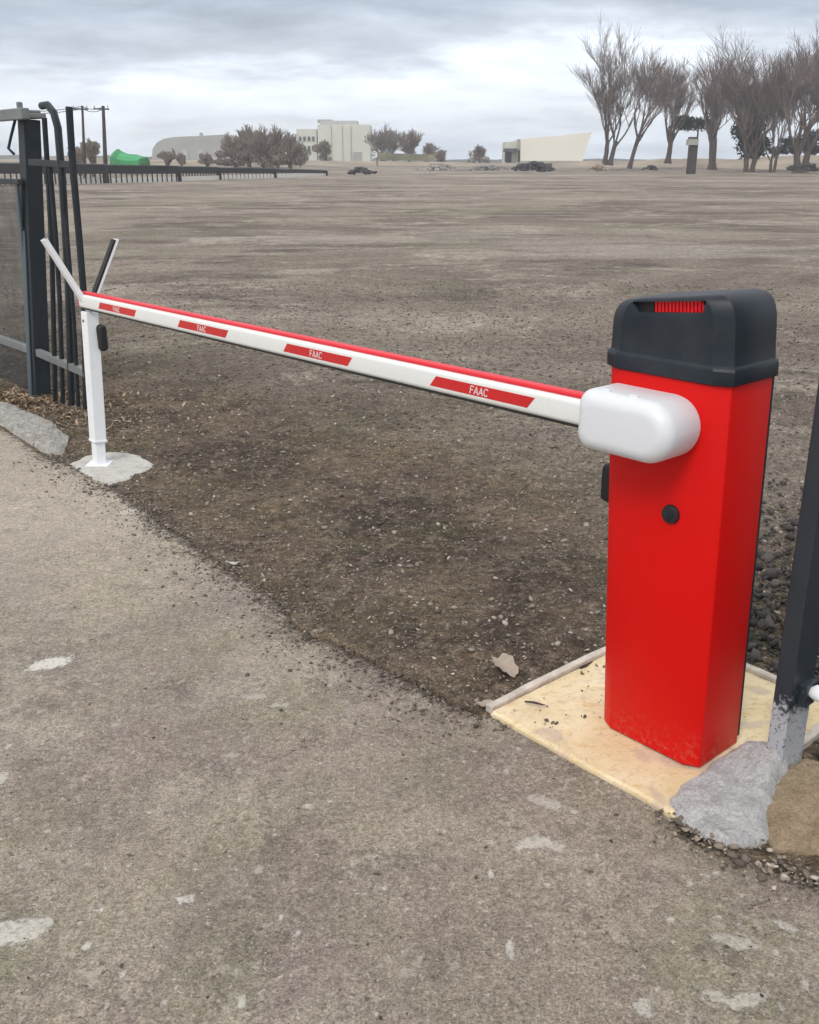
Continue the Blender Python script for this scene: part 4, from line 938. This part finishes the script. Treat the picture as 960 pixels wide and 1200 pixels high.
# dark evergreens low between the trunks
def evergreen(px0, px1, ytop, ybot, Yd, label, seed, n=2600, mat=None, group='dark evergreens among the bare trees', name='evergreen', cat='shrub', leaf=.22):
    rs = np.random.default_rng(seed); a = unY(px0, ytop, Yd); b = unY(px1, ybot, Yd); cx = (a.x + b.x) / 2; hw = (b.x - a.x) / 2; z0, z1 = b.z, a.z
    root = empty(name, Vector((cx, Yd, 0)), 0, label, cat, group)
    k = 9; cl = np.stack([rs.uniform(-.75, .75, k) * hw, rs.uniform(-.6, .6, k) * hw, rs.uniform(.1, .75, k)], -1); rr = rs.uniform(.25, .5, k)
    w_ = rs.integers(0, k, n); d = rs.normal(0, 1, (n, 3)); d /= np.linalg.norm(d, axis=1)[:, None]; rad = rr[w_] * rs.uniform(.5, 1.05, n)
    P = np.stack([cx + cl[w_, 0] + d[:, 0] * rad * hw, Yd + cl[w_, 1] + d[:, 1] * rad * hw, z0 + (cl[w_, 2] + d[:, 2] * rad * .55).clip(-.02, 1.1) * (z1 - z0)], -1)
    q = rs.normal(0, 1, (n, 3, 3)) * leaf * rs.uniform(.5, 1.2, (n, 1, 1)); v = (P[:, None, :] + q).reshape(-1, 3); f = np.arange(n * 3).reshape(-1, 3)
    pyobj('foliage', v, f, mat or M['ever'], root)
    bm = bmesh.new(); tube(bm, [(cx, Yd, -.2), (cx + .1, Yd, z0 + .4 * (z1 - z0))], [.2, .1], 7); bmobj('trunk', bm, M['bark'], root)
    return root
evergreen(792, 845, 133, 152, 152, 'low dark foliage clump between the lone tree and thick trunk', 5, n=1500)
evergreen(850, 905, 118, 184, 134, 'dark evergreen bush inside the broad bare tree', 6, n=3200)
evergreen(905, 965, 152, 180, 140, 'dark evergreen mass low at the right edge', 7, n=2200)
# short pillar
pz = unY(812, 199, 120); PL = empty('stone_pillar', Vector((pz.x, 120, 0)), 0, 'short dark pillar with wider capped head among the bare trees', 'pillar')
bbox(PL, 'shaft', 808.8, 815.5, 170, 200, 120, .7, M['wood'], z0=-.2); bbox(PL, 'head', 807, 818, 163, 170, 120, 1.1, M['greyb'], -.2); bbox(PL, 'head_cap', 808.5, 817, 160.5, 163, 120, .8, M['wood'], -.1)

# brown bushes and small trees in the middle distance
Gb = 'brown bushes before the distant buildings'
specs = [(276, 160, 150, 'brown leafless bush at the left end of the bush row'), (292, 149, 158, 'taller brown bush second along the row'), (308, 151, 150, 'rounded brown bush in the middle of the row'), (325, 150, 156, 'dense brown bush fourth along the row'),
         (340, 158, 148, 'small brown bush beside the cream factory wall')]
for i, (px, yt, Yd, lb) in enumerate(specs):
    tree_at(px, yt, 191, Yd, wpx=24, name='leafless_bush', spread=.85, label=lb, group=Gb, seed=60 + i, trunk_r=.16, stems=2, fork=.08, levels=4, density=1.35, thin=.035, mat_c=M['bush'], cat='bush')
    evergreen(px - 25, px + 25, yt + 11, 194, Yd + 1, lb.replace('leafless ', '').replace('bush', 'undergrowth', 1), 80 + i, n=5600, mat=M['bush'], group='undergrowth beneath the brown bushes', name='undergrowth', cat='undergrowth', leaf=.10)
for i, (px, yt, Yd, hwd, lb) in enumerate([(382, 165, 200, 12, 'thin dark tree standing before the cream factory wall'), (448, 149, 240, 14, 'dark round tree just right of the cream factory'), (460, 152, 250, 12, 'dark tree second to the right of the factory'), (480, 153, 230, 9, 'small isolated round-headed tree right of the factory'),
                                        (503, 168, 240, 9, 'thin low tree right of the isolated one'), (516, 176, 230, 8, 'very low scrubby tree at the middle of the horizon'), (562, 171, 220, 18, 'low dark bushy tree midway between the factory and the shed'), (92, 172, 110, 8, 'dark bare shrub tangled behind the gate pickets'), (107, 165, 105, 8, 'dark bare shrub between the two utility poles'), (197, 176, 150, 7, 'small dark shrub before the hazy warehouse'), (212, 180, 150, 7, 'low dark shrub before the middle of the warehouse'), (243, 180, 150, 14, 'low scrub in front of the right end of the warehouse')]):
    tree_at(px, yt, 190, Yd, name='small_tree', spread=1.25, label=lb, group='small dark trees along the horizon', seed=100 + i, trunk_r=.14, stems=2 if i % 2 else 1, fork=.18, levels=4, density=1.35, thin=.035 if Yd < 180 else .05, mat_c=M['bush'])
    evergreen(px - hwd * .8, px + hwd * .8, yt + 3, 192, Yd, lb.replace('tree', 'scrub').replace('shrub', 'scrub') + ', its lower growth', 140 + i, n=1100, mat=M['bush'], group='scrub along the horizon', name='scrub', cat='scrub', leaf=.10 * Yd / 150)
# boundary hedge bits and rubble along the far edge
def heap(px0, px1, ytop, Yd, label, mat, seed, n=60, cat='rubble heap', name='rubble_heap', ybase=199.):
    rnd = random.Random(seed); bm = bmesh.new(); a = unY(px0, ytop, Yd); b = unY(px1, ytop, Yd); cx = (a.x + b.x) / 2; hw = (b.x - a.x) / 2; zb = unY(px0, ybase, Yd).z; ht = a.z - zb
    for _ in range(n):
        t = rnd.gauss(0, .42); t = max(-1, min(1, t)); z = zb + rnd.uniform(0, 1) * ht * (1 - t * t) * .9; s = rnd.uniform(.12, .5) * ht
        rot = Matrix.Rotation(rnd.uniform(0, 3), 3, 'Z') @ Matrix.Rotation(rnd.uniform(-.5, .5), 3, 'X'); bmv = box(bm, (cx + t * hw, Yd + rnd.uniform(-1, 1) * hw * .3, z), (s * rnd.uniform(.8, 2.4), s, s * rnd.uniform(.5, 1)), rot)
    return tag(bmobj(name, bm, mat, bevel=0), label, cat, 'rubble heaps along the far edge of the lot')
heap(598, 652, 189, 118, 'dark rubble heap in front of the long pale shed', M['rubble'], 1, 90)
heap(545, 600, 193, 128, 'grey rubble heap left of the long pale shed', plain('grey_rubble', (.26, .26, .27), .9, .4, .6), 2, 90)
heap(408, 442, 195, 105, 'small dark heap near the end of the far black fence', M['rubble'], 3, 50, ybase=203)
heap(486, 540, 192, 125, 'low pale debris heap at the middle of the far edge', plain('pale_rubble', (.32, .31, .30), .9, .4, .6), 4, 70)
heap(690, 712, 191, 120, 'small brown earth heap at the foot of the fan-shaped tree', M['sand'], 5, 40)
heap(752, 772, 193, 118, 'small dark heap between the slender tree and the lone tree', M['rubble'], 6, 30)
heap(920, 965, 190, 122, 'dark heap of cut branches at the right edge', M['rubble'], 7, 50)
bm = bmesh.new(); a, b = unY(442, 183, 170), unY(510, 185, 170); beam(bm, a, b, .3, 1.0); beam(bm, a + Vector((0, 0, -.2)), Vector((a.x, a.y, 0)), .3, .3)
tag(bmobj('long_wall', bm, plain('olive_wall', (.22, .22, .15), .9, .3, .3)), 'low olive wall right of the cream factory', 'wall')

# ------------------------------------------------------------------ haze
bm = bmesh.new(); box(bm, (0, 250, 13), (2700, 1100, 30)); 
hz_ = bpy.data.materials.new('haze_air'); hz_.use_nodes = True; t_ = hz_.node_tree; t_.nodes.clear(); ho = t_.nodes.new('ShaderNodeOutputMaterial'); hv = t_.nodes.new('ShaderNodeVolumePrincipled')
hv.inputs['Color'].default_value = (.93, .95, 1, 1); hv.inputs['Density'].default_value = .0010; hv.inputs['Anisotropy'].default_value = .2
t_.links.new(hv.outputs[0], ho.inputs['Volume'])
tag(bmobj('haze', bm, hz_), kind='stuff')
